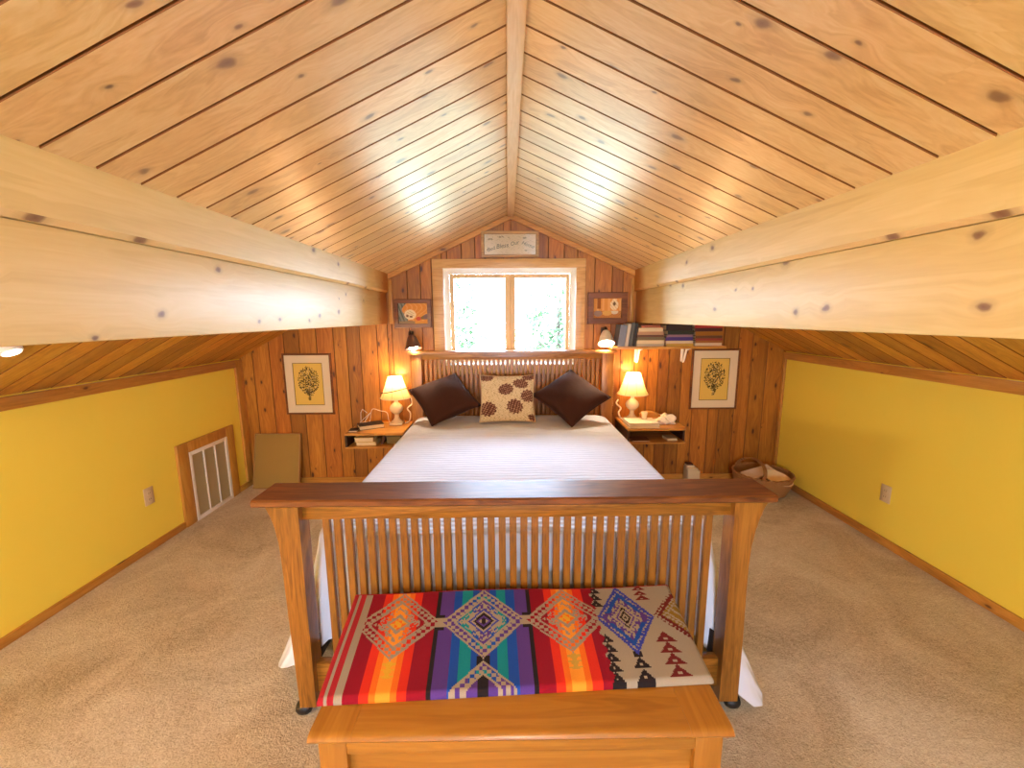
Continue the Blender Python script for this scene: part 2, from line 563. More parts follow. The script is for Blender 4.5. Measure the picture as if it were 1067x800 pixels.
# front window: casing, jamb, two sashes, panes
bm = NB()
cz0, cz1 = 1.10, 1.985
bx(bm, -0.64, WX0 + .012, YF - .022, YF, cz0 - .1, cz1 - .075, .004)
bx(bm, WX1 - .012, 0.668, YF - .022, YF, cz0 - .1, cz1 - .075, .004)
bx(bm, -0.64, 0.668, YF - .024, YF, cz1 - .075, cz1, .004)
bx(bm, -0.64, 0.668, YF - .024, YF, cz0 - .1, cz0 - .012, .004)
win = struct('window_1', bm, wood('window_casing_pine', 'X', 'Z', dark=rgb(190, 138, 74), mid=rgb(216, 170, 106), light=rgb(228, 188, 128), rough=0.4, ivar=0.1))
bm = NB()
SX0, SX1, SZ0, SZ1, SY = WX0 + .052, WX1 - .052, WZ0 + .02, WZ1 - .055, YF + .085
def reveal(p, q, r_, s_, t_):
    prism(bm, [p, q, (q[0] + t_[0], q[1], q[2] + t_[1]), (p[0] + t_[0], p[1], p[2] + t_[1])], [s_, r_, (r_[0] + t_[0], r_[1], r_[2] + t_[1]), (s_[0] + t_[0], s_[1], s_[2] + t_[1])])
reveal((WX0 + .010, YF - .02, WZ0), (SX0, SY, SZ0), (SX0, SY, SZ1), (WX0 + .010, YF - .02, WZ1 - .010), (-.008, 0))
reveal((WX1 - .010, YF - .02, WZ0), (SX1, SY, SZ0), (SX1, SY, SZ1), (WX1 - .010, YF - .02, WZ1 - .010), (.008, 0))
reveal((WX0 + .010, YF - .02, WZ1 - .010), (SX0, SY, SZ1), (SX1, SY, SZ1), (WX1 - .010, YF - .02, WZ1 - .010), (0, .008))
reveal((WX0 + .010, YF - .06, WZ0 + .004), (SX0, SY, SZ0), (SX1, SY, SZ0), (WX1 - .010, YF - .06, WZ0 + .004), (0, -.010))
for d in ((WX0 - .005, SX0 - .008, WZ0, WZ1), (SX1 + .008, WX1 + .005, WZ0, WZ1), (SX0 - .008, SX1 + .008, SZ1 + .008, WZ1), (SX0 - .008, SX1 + .008, WZ0 - .01, SZ0 - .01)):
    bx(bm, d[0], d[1], SY, SY + .055, d[2], d[3])
link('window_reveal', bm, plain('pale_reveal_paint', rgb(246, 238, 220), 0.4), win, False)
M_sash = wood('sash_pine', 'Z', 'X', dark=rgb(206, 164, 108), mid=rgb(226, 190, 138), light=rgb(236, 206, 160), rough=0.45, isl=False)
for a, b in ((SX0, 0.022), (0.022, SX1)):
    bm = NB()
    wl, wr = (.034, .046) if a < -.1 else (.046, .034)
    y0, y1 = SY, SY + .045
    z0, z1 = SZ0, SZ1
    bx(bm, a, a + wl, y0, y1, z0, z1, .004)
    bx(bm, b - wr, b, y0, y1, z0, z1, .004)
    bx(bm, a + wl, b - wr, y0, y1, z1 - .034, z1, .004)
    bx(bm, a + wl, b - wr, y0, y1, z0, z0 + .04, .004)
    s_ = link('window_sash', bm, M_sash, win)
    box('window_pane', (a + wl, b - wr, y0 + .02, y0 + .024, z0 + .04, z1 - .034), M_glass, s_)

# rake trims on the gable, corner trims, knee wall trims, baseboards
def rake(nm, x0, x1, w=.045, th=.024):
    bm = NB()
    f = lambda x: roof(x) - .004
    prism(bm, [(x0, YF - th, f(x0)), (x0, YF, f(x0)), (x0, YF, f(x0) - w), (x0, YF - th, f(x0) - w)],
              [(x1, YF - th, f(x1)), (x1, YF, f(x1)), (x1, YF, f(x1) - w), (x1, YF - th, f(x1) - w)])
    struct(nm, bm, M_trimX)
rake('trim_2', RX - 1e-3, BL + .001)
rake('trim_3', RX + 1e-3, BR - .001)
for nm, x0, x1 in (('trim_4', BL, BL + .03), ('trim_5', BR - .03, BR)):
    struct(nm, bx(NB(), x0, x1, YF - .02, YF, 1.445, 1.82, .003), M_trimZ)
struct('trim_6', bx(NB(), XL, XL + .022, YB, YF - .09, 1.083, 1.146, .003), M_trimY)
struct('trim_7', bx(NB(), XR - .022, XR, YB, YF - .02, 1.116, 1.178, .003), M_trimY)
struct('trim_8', bx(NB(), XL, XL + .02, YF - .09, YF - .001, .05, 1.146, .003), M_trimZ)
struct('trim_9', bx(NB(), XR - .02, XR, YF - .03, YF - .001, .05, 1.178, .003), M_trimZ)
bm = NB()
bx(bm, XL, XL + .016, YB, 2.828, 0, .047, .003)
bx(bm, XL, XL + .016, 3.442, YF, 0, .047, .003)
struct('baseboard_left', bm, M_trimY)
struct('baseboard_right', bx(NB(), XR - .016, XR, YB, YF, 0, .055, .003), M_trimY)
struct('baseboard_front', bx(NB(), XL + .016, XR - .016, YF - .014, YF, 0, .052, .003), M_trimX)

# ------------------------------------------------------------------ bed
BX = 0.0
bed = thing('bed', 'slatted oak bed frame with flared footboard posts in the middle of the loft', 'bed', (0, 0, 0))
# footboard cap
bm = NB()
pr = [(1.318, .873), (1.318, .889), (1.324, .895), (1.472, .895), (1.478, .889), (1.478, .873), (1.466, .865), (1.33, .865)]
prism(bm, [(-.870, y, z) for y, z in pr], [(.914, y, z) for y, z in pr])
link('footboard_cap', bm, M_oakXY, bed)
box('footboard_rail', (-.738, .797, 1.388, 1.424, .790, .866), M_oakX, bed, .003)
box('footboard_lower_rail', (-.738, .797, 1.388, 1.424, .085, .205), M_oakX, bed, .003)
def fpost(s, inner, outer_pts, y0, y1):
    bm = NB()
    rings = [[bm.verts.new(q) for q in ((inner, y0, z), (x, y0, z), (x, y1, z), (inner, y1, z))] for x, z in outer_pts]
    for a, b in zip(rings, rings[1:]):
        for k in range(4):
            bm.faces.new((a[k], a[(k + 1) % 4], b[(k + 1) % 4], b[k]))
    bm.faces.new(rings[0])
    bm.faces.new(rings[-1])
    p = link('footboard_post', bm, M_oakZ, bed)
    mid = (inner + outer_pts[0][0]) / 2
    bm = NB()
    M = Matrix.Translation((mid + s * .026, y0 + .022, .0275)) @ Matrix.Rotation(PI / 2, 4, 'Y')
    lathe(bm, [(.006, -.030), (.018, -.026), (.0255, -.015), (.0275, 0), (.0255, .015), (.018, .026), (.006, .030)], 20, M=M)
    bx(bm, mid - .012, mid + .012, y0 + .018, y0 + .042, .03, .05)
    link('caster', bm, M_black, p)
    return p
Lp = [(-.797, .045), (-.800, .2), (-.806, .42), (-.809, .55), (-.811, .66), (-.815, .72), (-.823, .775), (-.833, .815), (-.846, .845), (-.856, .866)]
fpost(-1, -.736, Lp, 1.36, 1.432)
Rp = [(.866, .045), (.865, .3), (.862, .5), (.862, .62), (.865, .68), (.872, .73), (.882, .778), (.894, .82), (.907, .848), (.918, .866)]
fpost(1, .795, Rp, 1.36, 1.432)
sl = bx(NB(), -.0125, .0125, -.010, .010, .200, .795, .002, 1)
M_slat = wood('oak_slat', 'Z', 'X', **OAK, rough=0.34, isl=False, coat=0.1, grain=2.2, fine=0.22, cathedral=0.2)
first = link('slat', sl, M_slat, bed)
x0, x1, N = -.660, .726, 36
first.location = (x0, 1.406, 0)
for i in range(1, N):
    c = first.copy()
    C.objects.link(c)
    c.parent = bed
    c.location = (x0 + (x1 - x0) * i / (N - 1), 1.406, 0)
# headboard
HEAD = dict(dark=rgb(120, 68, 24), mid=rgb(166, 106, 44), light=rgb(192, 132, 64))
M_headX = wood('headboard_oak_long', 'X', 'Z', **HEAD, rough=0.34, isl=False, coat=0.1, grain=1.3, fine=0.4)
M_headZ = wood('headboard_oak_upright', 'Z', 'X', **HEAD, rough=0.36, isl=False, grain=2.0, fine=0.25, cathedral=0.3)
HY = 3.50
bm = NB()
pr = [(HY - .03, 1.193), (HY - .03, 1.21), (HY - .025, 1.216), (HY + .085, 1.216), (HY + .09, 1.21), (HY + .09, 1.193)]
prism(bm, [(-.845, y, z) for y, z in pr], [(.92, y, z) for y, z in pr])
link('headboard_cap', bm, M_headX, bed)
box('headboard_rail', (-.735, .80, HY + .012, HY + .048, 1.143, 1.194), M_headX, bed, .003)
box('headboard_lower_rail', (-.735, .80, HY + .012, HY + .048, .42, .55), M_headX, bed, .003)
for a, b in ((-.83, -.735), (.80, .90)):
    box('headboard_post', (a, b, HY, HY + .06, 0, 1.194), M_headZ, bed, .004)
sl = bx(NB(), -.0118, .0118, -.010, .010, .545, 1.147, .002, 1)
hs_ = link('headboard_slat', sl, M_headZ, bed)
x0, x1, N = -.70, .765, 39
for i in range(N):
    c = hs_ if i == 0 else hs_.copy()
    if i:
        C.objects.link(c)
        c.parent = bed
    c.location = (x0 + (x1 - x0) * i / (N - 1), HY + .03, 0)
for a, b in ((-.775, -.748), (.79, .817)):
    box('side_rail', (a, b, 1.433, HY, .17, .28), M_darkmetal, bed, .003)
box('mattress', (-.735, .785, 1.53, 3.46, .19, .645), M_white, bed, .05, 3)

# bedspread
def bedspread():
    bm = NB()
    xc, hx = .025, .795
    y0, y1 = 1.497, 3.475
    rc = .10
    loop = []   # (x, y, nx, ny, arc)
    def corner(cx, cy, a0):
        for k in range(13):
            a = a0 + (PI / 2) * k / 12
            loop.append((cx + rc * math.cos(a), cy + rc * math.sin(a), math.cos(a), math.sin(a)))
    def seg(a, b, n, nx, ny):
        for k in range(1, n):
            t_ = k / n
            loop.append((a[0] + (b[0] - a[0]) * t_, a[1] + (b[1] - a[1]) * t_, nx, ny))
    L, Rr = xc - hx, xc + hx
    corner(L + rc, y0 + rc, PI)
    seg((L + rc, y0), (Rr - rc, y0), 60, 0, -1)
    corner(Rr - rc, y0 + rc, 1.5 * PI)
    seg((Rr, y0 + rc), (Rr, y1 - rc), 80, 1, 0)
    corner(Rr - rc, y1 - rc, 0)
    seg((Rr - rc, y1), (L + rc, y1), 40, 0, 1)
    corner(L + rc, y1 - rc, PI / 2)
    seg((L, y1 - rc), (L, y0 + rc), 80, -1, 0)
    n = len(loop)
    arc = [0]
    for i in range(1, n):
        arc.append(arc[-1] + math.hypot(loop[i][0] - loop[i - 1][0], loop[i][1] - loop[i - 1][1]))
    # rings on the top surface
    rings = []
    for sft in (.5, .8, .93):
        rings.append([bm.verts.new((xc + (x - xc) * sft, (y0 + y1) / 2 + (y - (y0 + y1) / 2) * (1 - (1 - sft) * .5),
                     .668 + .004 * math.sin(x * 9 + y * 5) * sft)) for x, y, _, _ in loop])
    K = 16
    for k in range(K + 1):
        ring = []
        for i, (x, y, nx, ny) in enumerate(loop):
            side = abs(nx) ** 1.5
            foot = max(0.0, -ny) ** 2
            head = max(0.0, ny) ** 2
            rcor = max(0.0, nx * .78 - ny * .62) ** 12 if y < 1.7 else 0
            hem = .05 * side + .24 * foot + .45 * head
            hem = max(.022, hem * (1 - rcor) + .02 * rcor + .03 * side * math.sin(arc[i] * 7 + 1.3))
            flare = .165 * side + .012 * foot * (1 - rcor) + .10 * rcor
            if nx < 0:
                flare *= 1.0 + .16 * max(0, min(1, (2.3 - y) / .7))
            q = k / K
            if k == 0:
                z, o = .667, -.03
            elif k == 1:
                z, o = .660, -.008
            elif k == 2:
                z, o = .640, .004
            else:
                t_ = (k - 2) / (K - 2)
                z = .640 + (hem - .640) * t_
                o = .004 + flare * t_ ** 1.35
                o += (.022 * side + .003 * foot) * t_ * math.sin(arc[i] * 21 + 1.5 * math.sin(arc[i] * 4.3)) 
            ring.append(bm.verts.new((x + nx * o, y + ny * min(o, .018 if foot > .8 else 9) - .06 * rcor * (k / K) ** 1.5, z)))
        rings.append(ring)
    for a, b in zip(rings, rings[1:]):
        for i in range(n):
            j = (i + 1) % n
            bm.faces.new((a[i], a[j], b[j], b[i]))
    bm.faces.new(rings[0])
    return bm
bs = link('bedspread', bedspread(), M_quilt, None, True, 75)
tag(bs, 'white quilted bedspread draped over the bed to the carpet', 'bedspread')

# ------------------------------------------------------------------ cushions
def cushion_bm(w, h, t_, ear=.07, nn=22, seed=0):
    random.seed(seed)
    bm = NB()
    ph = [random.uniform(0, 6) for _ in range(6)]
    top, bot = [], []
    for j in range(nn + 1):
        ra, rb = [], []
        for i in range(nn + 1):
            a, b = 2 * i / nn - 1, 2 * j / nn - 1
            px = a * (1 - ear * (1 - b * b))
            py = b * (1 - ear * (1 - a * a))
            th = (max(0, (1 - a ** 2)) ** .45) * (max(0, (1 - b ** 2)) ** .45)
            wr = 1 + .07 * math.sin(3 * a + ph[0]) * math.sin(4 * b + ph[1]) + .05 * math.sin(7 * a * b + ph[2])
            edge = max(abs(a), abs(b)) > .999
            v = bm.verts.new((px * w / 2, py * h / 2, .004 if edge else t_ / 2 * th * wr + .004))
            ra.append(v)
            rb.append(v if edge else bm.verts.new((px * w / 2, py * h / 2, -t_ / 2 * th * wr)))
        top.append(ra)
        bot.append(rb)
    for j in range(nn):
        for i in range(nn):
            bm.faces.new((top[j][i], top[j][i + 1], top[j + 1][i + 1], top[j + 1][i]))
    for j in range(nn):
        for i in range(nn):
            bm.faces.new((bot[j][i], bot[j + 1][i], bot[j + 1][i + 1], bot[j][i + 1]))
    return bm
def place(o, loc, inplane, tilt, turn=0):
    o.matrix_world = Matrix.Translation(loc) @ Matrix.Rotation(R(turn), 4, 'Z') @ Matrix.Rotation(R(tilt), 4, 'X') @ Matrix.Rotation(R(inplane), 4, 'Z')

def piped(name, label, w, h, t_, seed, mat, pipe, group):
    root = link(name, cushion_bm(w, h, t_, seed=seed), mat, None, True, 180)
    tag(root, label, 'cushion', group)
    bm = NB()
    pts = []
    e = .07
    for k in range(40):
        s_, q = divmod(k, 10)
        a = -1 + 2 * q / 10
        p = [(a, -1), (1, a), (-a, 1), (-1, -a)][s_]
        pts.append((p[0] * (1 - e * (1 - p[1] ** 2)) * w / 2, p[1] * (1 - e * (1 - p[0] ** 2)) * h / 2, .004))
    pts.append(pts[0])
    tube(bm, pts, .0045, 6)
    link('piping', bm, pipe, root, True, 180)
    return root
c1 = piped('cushion', 'dark brown velvet cushion leaning beside the lamp with the string around its shade', .43, .43, .17, 4, M_velvet, M_velvet, 'cushions on the bed')
place(c1, (-.515, 3.29, .856), 26, 36, 8)
c2 = piped('cushion.001', 'dark brown velvet cushion standing on one corner like a diamond', .45, .45, .17, 9, M_velvet, M_velvet, 'cushions on the bed')
place(c2, (.505, 3.28, .862), 43, 36, -4)
random.seed(5)
def pinecone_fn(x, y):
    """x, y in -1..1 on the cushion face"""
    cones = [(-.06, .30, .27, .23, 20), (.50, .56, .27, .20, -15), (.78, .02, .25, .23, 30), (.28, -.45, .27, .27, 75),
             (-.72, -.52, .25, .30, 60), (-.80, .88, .26, .16, 0), (.80, .90, .24, .16, 10), (.92, -.86, .16, .12, 0)]
    for cx, cy, a, b, ang in cones:
        ca, sa = math.cos(R(ang)), math.sin(R(ang))
        u = ((x - cx) * ca + (y - cy) * sa) / a
        v = (-(x - cx) * sa + (y - cy) * ca) / b
        d = math.hypot(u, v) / 1.1
        th = math.atan2(v, u)
        if d < 1 + .10 * math.sin(th * 12):
            s_ = math.sin(u * 11 + v * 8) * math.sin(u * 11 - v * 8)
            return rgb(96, 56, 44) if s_ < .28 else rgb(168, 128, 100)
    nd = math.sin(x * 23 + 7 * math.sin(y * 9)) * math.sin(y * 31 + 5 * math.sin(x * 11))
    if nd > .62:
        return rgb(176, 152, 112)
    return rgb(214, 194, 156) if nd > -.3 else rgb(204, 182, 142)
NNP = 64
bmp = cushion_bm(.44, .39, .16, nn=NNP, seed=2)
c3 = bpy.data.objects.new('cushion.002', bpy.data.meshes.new('cushion.002'))
bmp.to_mesh(c3.data)
bmp.free()
for p in c3.data.polygons:
    p.use_smooth = True
c3.data.materials.append(M_linenprint)
C.objects.link(c3)
cols = [pinecone_fn(2 * (i + .5) / NNP - 1, 2 * (j + .5) / NNP - 1) for j in range(NNP) for i in range(NNP)]
color_faces(c3, cols + cols)
tag(c3, 'small beige cushion printed with brown pinecones, in the middle of the bed head', 'cushion', 'cushions on the bed')
bm = NB()
pts = []
for k in range(41):
    s_, q = divmod(k % 40, 10)
    a = -1 + 2 * q / 10
    p = [(a, -1), (1, a), (-a, 1), (-1, -a)][s_]
    pts.append((p[0] * (1 - .07 * (1 - p[1] ** 2)) * .22, p[1] * (1 - .07 * (1 - p[0] ** 2)) * .195, .004))
tube(bm, pts, .005, 6)
link('piping', bm, plain('beige_piping', rgb(196, 164, 124), .8), c3, True, 180)
place(c3, (-.008, 3.26, .855), 0, 64, 0)

# ------------------------------------------------------------------ chest
ch = thing('blanket_chest', 'honey pine blanket chest standing against the footboard', 'chest', (.026, 1.11, 0))
CW, CD0, CD1 = .505, -.235, .245        # local half width, front, back
bm = NB()
pr = [(-.247, .476), (-.254, .482), (-.256, .488), (-.252, .494), (-.244, .498), (-.236, .500), (.247, .500), (.247, .474), (-.24, .474)]
prism(bm, [(-.415, y, z) for y, z in pr], [(.415, y, z) for y, z in pr])
lid = link('lid', bm, M_chX, ch)
for a, b in ((-.520, -.4155), (.4155, .520)):
    bm = NB()
    prism(bm, [(a, y, z) for y, z in pr], [(b, y, z) for y, z in pr])
    link('lid_end_board', bm, M_chY, lid)
bm = NB()
bx(bm, -CW + .02, CW - .02, CD0 + .018, CD0 + .03, .10, .44)
fp = link('front_panel', bm, M_chF, ch)
box('front_top_rail', (-CW + .07, CW - .07, CD0, CD0 + .025, .425, .473), M_chF, ch, .003)
box('front_bottom_rail', (-CW + .07, CW - .07, CD0, CD0 + .025, .07, .14), M_chF, ch, .003)
M_chZ = wood('chest_pine_stile', 'Z', 'X', **CHEST, rough=0.35, isl=False, coat=0.2, fine=0.25)
for a, b in ((-CW, -CW + .07), (CW - .07, CW)):
    box('stile', (a, b, CD0, CD0 + .025, .07, .473), M_chZ, ch, .003)
for a, b in ((-CW, -CW + .02), (CW - .02, CW)):
    box('side_panel', (a, b, CD0 + .0255, CD1, .07, .473), M_chY, ch, .002)
box('back_panel', (-CW + .02, CW - .02, CD1 - .02, CD1, .07, .473), M_chF, ch)
box('plinth', (-CW - .012, CW + .012, CD0 - .012, CD1, 0, .075), M_chF, ch, .006)

# ------------------------------------------------------------------ woven blanket
RED, CRIM, RO = rgb(160, 32, 42), rgb(134, 8, 32), rgb(208, 44, 24)
OR, YO, GOLD = rgb(226, 106, 24), rgb(230, 146, 44), rgb(216, 164, 44)
GRY, BLK, PUR = rgb(152, 141, 124), rgb(32, 24, 26), rgb(82, 54, 132)
BLU, TEA, BRN, KHA = rgb(24, 72, 164), rgb(10, 130, 140), rgb(104, 30, 30), rgb(134, 106, 40)
DBL = rgb(52, 62, 160)
def stripes(u):
    s = abs(u - .406)
    def orange(k):   # k: 0 at the centre of an orange band, .096 at its rim
        for lim, c in ((.017, YO), (.035, OR), (.060, RO), (.108, CRIM)):
            if k < lim:
                return c
        return None
    if u < .062:
        return RED if (u < .015 or .024 < u < .040) else GRY
    if s < .143:
        return BLK if s > .131 else PUR if s > .092 else BLU if s > .064 else TEA if s > .036 else BLU if s > .016 else PUR
    c = orange(abs(u - .158)) or orange(abs(u - .650))
    return c or GRY
def weave(u, v):
    if v > .968:
        return RED
    # boundary of the plain grey end, toothed
    bnd = .735 + .012 * (1 - abs(((v * 9) % 1) * 2 - 1))
    if u < bnd:
        base = stripes(u)
        for cx, hot in ((.158, 1), (.406, 0), (.650, 1)):
            for cy in ((.62,) if hot else (.62, -.10, 1.34)):
                hw, hh = .124, .355
                du, dv = abs(u - cx) / hw, abs(v - cy) / hh
                d = du + dv
                if d > 1.0 or u < .062:
                    continue
                chk = int(math.floor((u - cx) * 84 + 50) + math.floor((v - cy) * 30 + 50)) % 2
                step = int(math.floor((u - cx) * 96 + 50)) % 2
                if d > .94 or .64 < d < .71:
                    return GRY
                if d > .71:
                    if hot:
                        return (CRIM if du > .45 else RO if du > .2 else OR) if chk else GRY
                    return (PUR if du > .3 or dv > .75 else BLU if du > .15 else TEA) if chk else GRY
                if cy != .62:
                    return BLK if du < .11 else PUR if chk or du < .3 else GRY
                if hot:
                    if d > .50:
                        return (CRIM if du > .42 else RO if du > .25 else base) if not (step and d < .56) else GRY
                    if d > .42:
                        return GRY if not chk else base
                    if d > .30:
                        return GRY if chk and dv < .2 else base
                    if d > .20:
                        return GRY
                    return GOLD if chk or d < .08 else OR
                if d > .54:
                    return base if not (step and d < .59) else GRY
                if d > .47:
                    return base if step else GRY
                if d > .37:
                    return GRY if not (chk and dv > .25) else PUR
                if d > .31:
                    return DBL
                if d > .25:
                    return GRY
                if d > .17:
                    return BLK
                if d > .11:
                    return PUR
                return BLK if du < .05 else GRY
        if abs(u - .406) < .018 and (abs(v - .245) < .05):
            return BLK
        for cx in (.282, .530):
            if abs(u - cx) < .009 and (abs(v - .56) < .018 or abs(v - .68) < .018):
                return BLK
            if abs(u - cx) < .016 and abs(v - .62) < .05:
                return GRY
        for cx in (.158, .650):
            if abs(u - cx) < .006 * (1 + int(v * 60) % 3) and v < .26 and v > .12:
                return GOLD if cx == .158 else rgb(190, 150, 60)
        return base
    # grey end
    def tri(cx, v0, n, h, w, c, cin):
        k = (v - v0) / h
        if 0 <= k < n:
            f = k % 1
            hwid = w * (1 - f)
            q = abs(u - cx)
            if q < hwid:
                return cin if (q < hwid * .22 and .2 < f < .42) else c
        return None
    cx, cy, hw, hh = .825, .60, .086, .385
    du, dv = abs(u - cx) / hw, abs(v - cy) / hh
    d = du + dv
    chk = int(math.floor(u * 120) + math.floor(v * 40)) % 2
    if d < 1:
        if d > .90:
            return DBL
        if d > .80:
            return GRY if chk else DBL
        if d > .64:
            return BLU if dv > .15 else PUR
        if d > .54:
            return GRY if int(u * 110) % 2 else PUR
        if d > .42:
            return PUR if chk else GRY
        if d > .33:
            return GRY
        if d > .27:
            return BLK if du < .1 else PUR
        if d > .20:
            return GRY
        return BLK if d > .12 or d < .05 else GRY
    for args in ((.750, .0, 5, .085, .022, BLK, GRY), (.750, .74, 3, .085, .022, BLK, GRY),
                 (.825, .0, 2, .10, .025, BLK, GRY), (.918, .02, 4, .105, .030, BRN, GRY), (.897, .80, 3, .062, .024, BRN, GRY)):
        c = tri(*args)
        if c:
            return c
    if abs(u - .825) < .012 and .20 <= v < .25:
        return BLK
    # half diamond running off the end
    d2 = abs(u - 1.0) / .088 + abs(v - .62) / .30
    if d2 < 1:
        if d2 > .86:
            return BRN if chk else GRY
        if d2 > .72:
            return BRN
        if d2 > .5:
            return GRY if chk else KHA
        return KHA if int(u * 100 + v * 30) % 3 else GRY
    return GRY

def blanket():
    NU, NV = 250, 96
    fl, fr = Vector((-.505, .935, 0)), Vector((.557, .985, 0))
    bl, br = Vector((-.552, 1.345, 0)), Vector((.578, 1.372, 0))
    def P(u, v, top):
        p = (fl * (1 - u) + fr * u) * (1 - v) + (bl * (1 - u) + br * u) * v
        e = min(u, 1 - u, v * .5, (1 - v) * .5)
        rnd = .010 * (1 - min(1, e / .012)) ** 2
        z = .5025
        if top:
            z = .523 + .004 * math.sin(u * 9 + 1) * math.sin(v * 5) - rnd + .012 * v ** 2
        return (p.x, p.y, z)
    bm = NB()
    T = [[bm.verts.new(P(i / NU, j / NV, True)) for i in range(NU + 1)] for j in range(NV + 1)]
    cols = []
    for j in range(NV):
        for i in range(NU):
            bm.faces.new((T[j][i], T[j][i + 1], T[j + 1][i + 1], T[j + 1][i]))
            cols.append(weave((i + .5) / NU, (j + .5) / NV))
    rim = [T[0][i] for i in range(NU)] + [T[j][NU] for j in range(NV)] + [T[NV][i] for i in range(NU, 0, -1)] + [T[j][0] for j in range(NV, 0, -1)]
    uv = [(i / NU, 0) for i in range(NU)] + [(1, j / NV) for j in range(NV)] + [(i / NU, 1) for i in range(NU, 0, -1)] + [(0, j / NV) for j in range(NV, 0, -1)]
    B = [bm.verts.new(P(u, v, False)) for u, v in uv]
    n = len(rim)
    for i in range(n):
        k = (i + 1) % n
        bm.faces.new((rim[i], B[i], B[k], rim[k]))
        u, v = uv[i]
        cols.append(CRIM if v >= 1 else RED if u <= 0 else weave(min(.999, u + .5 / NU), .005) if v <= 0 else GRY)
    bm.faces.new(B)
    cols.append(GRY)
    me = bpy.data.meshes.new('folded_blanket')
    bm.to_mesh(me)
    bm.free()
    for p in me.polygons:
        p.use_smooth = True
    o = bpy.data.objects.new('folded_blanket', me)
    me.materials.append(M_woolen)
    C.objects.link(o)
    color_faces(o, cols)
    return o
tag(blanket(), 'folded wool blanket woven with bright stripes and stepped diamonds lying on the pine chest', 'blanket')

# ------------------------------------------------------------------ pictures
def frame_bm(w, h, fw, d):
    """mitred frame in XZ, front at y=-d, back at y=0"""
    bm = NB()
    o = [(-w / 2, -h / 2), (w / 2, -h / 2), (w / 2, h / 2), (-w / 2, h / 2)]
    i_ = [(-w / 2 + fw, -h / 2 + fw), (w / 2 - fw, -h / 2 + fw), (w / 2 - fw, h / 2 - fw), (-w / 2 + fw, h / 2 - fw)]
    lev = [(o, 0), (o, -d + .003), ([(x * (1 - .006 / w), z * (1 - .006 / h)) for x, z in o], -d), ([(x * 1.02, z * 1.02) for x, z in i_], -d), (i_, -d + .005), (i_, -.004)]
    rings = [[bm.verts.new((x, y, z)) for x, z in pts] for pts, y in lev]
    for a, b in zip(rings, rings[1:]):
        for k in range(4):
            bm.faces.new((a[k], a[(k + 1) % 4], b[(k + 1) % 4], b[k]))
    bm.faces.new(rings[0])
    return bm

def bouquet(seed, pale=0.0):
    random.seed(seed)
    blobs = []
    for _ in range(800):
        a, r_ = random.uniform(0, 2 * PI), random.random() ** .6
        x, y = .5 + .35 * r_ * math.cos(a), .58 + .33 * r_ * math.sin(a)
        blobs.append((x, y, random.uniform(.006, .019), random.random()))
    for _ in range(150):
        y = random.uniform(.13, .40)
        x = .5 + random.gauss(0, .22) * (y - .05) * .9
        blobs.append((x, y, random.uniform(.008, .02), random.random()))
    inks = [rgb(88, 70, 26), rgb(60, 46, 18), rgb(122, 98, 40), rgb(196, 170, 110)]
    def fn(u, v):
        for x, y, r_, k in blobs:
            if (u - x) ** 2 + ((v - y) * 1.25) ** 2 < r_ * r_:
                return inks[0] if k < .4 else inks[1] if k < .65 else inks[2] if k < .85 else inks[3]
        if u < .03 or u > .97 or v < .025 or v > .975:
            return rgb(104, 78, 24)
        return rgb(226, 186, 86)
    return fn
def big_picture(name, label, x, z, rz, seed):
    W, H = .425, .545
    t_ = thing(name, label, 'picture', (x, YF - .001, z), (0, rz, 0), 'framed botanical prints')
    link('frame', frame_bm(W, H, .016, .022), M_framedark, t_)
    bm = NB()
    w, h, mw = W - .032, H - .032, .066
    o = [(-w / 2, -h / 2), (w / 2, -h / 2), (w / 2, h / 2), (-w / 2, h / 2)]
    i_ = [(-w / 2 + mw, -h / 2 + mw), (w / 2 - mw, -h / 2 + mw), (w / 2 - mw, h / 2 - mw), (-w / 2 + mw, h / 2 - mw)]
    va = [bm.verts.new((a, -.012, b)) for a, b in o]
    vb = [bm.verts.new((a, -.012, b)) for a, b in i_]
    vc = [bm.verts.new((a * .99, -.009, b * .99)) for a, b in i_]
    for k in range(4):
        bm.faces.new((va[k], va[(k + 1) % 4], vb[(k + 1) % 4], vb[k]))
        bm.faces.new((vb[k], vb[(k + 1) % 4], vc[(k + 1) % 4], vc[k]))
    link('mat', bm, M_mat, t_, False)
    painted_panel('print', w - 2 * mw + .004, h - 2 * mw + .004, 66, 92, bouquet(seed), t_, (0, -.008, 0))
    return t_
big_picture('framed_print', 'yellow bouquet print in a cream mat hanging above the leaning olive board', -1.768, .922, 0, 21)
big_picture('framed_print.001', 'yellow bouquet print in a cream mat hanging below the book shelf', 1.84, .938, 0, 33)

def still_plate(u, v):
    x, y = u, v
    d = math.hypot((x - .40) / .20, (y - .45) / .24)
    if d < 1:
        if d < .78 and (math.hypot(x - .30, y - .38) < .05 or math.hypot(x - .43, y - .35) < .05):
            return rgb(130, 84, 50)
        if d < .7 and (x * 7 + y * 9) % 1 < .35:
            return rgb(196, 178, 130)
        return rgb(238, 214, 166)
    if math.hypot(x - .68, (y - .25) * .9) < .085:
        return rgb(196, 74, 58)
    if x > .72 and .22 < y < .48 and y < .2 + (x - .6) * .8:
        return rgb(122, 98, 96) if x > .85 else rgb(120, 104, 60)
    if x < .22 + .1 * math.sin(y * 7) and y > .12:
        return rgb(136, 136, 122) if (x * 8 + y * 2) % 1 < .6 else rgb(92, 100, 82)
    if y < .14 + .12 * max(0, .5 - x):
        return rgb(150, 122, 88) if x < .55 else rgb(220, 150, 66)
    return rgb(222, 146, 66) if (x * 6 + math.sin(y * 6)) % 1 < .7 else rgb(232, 166, 92)
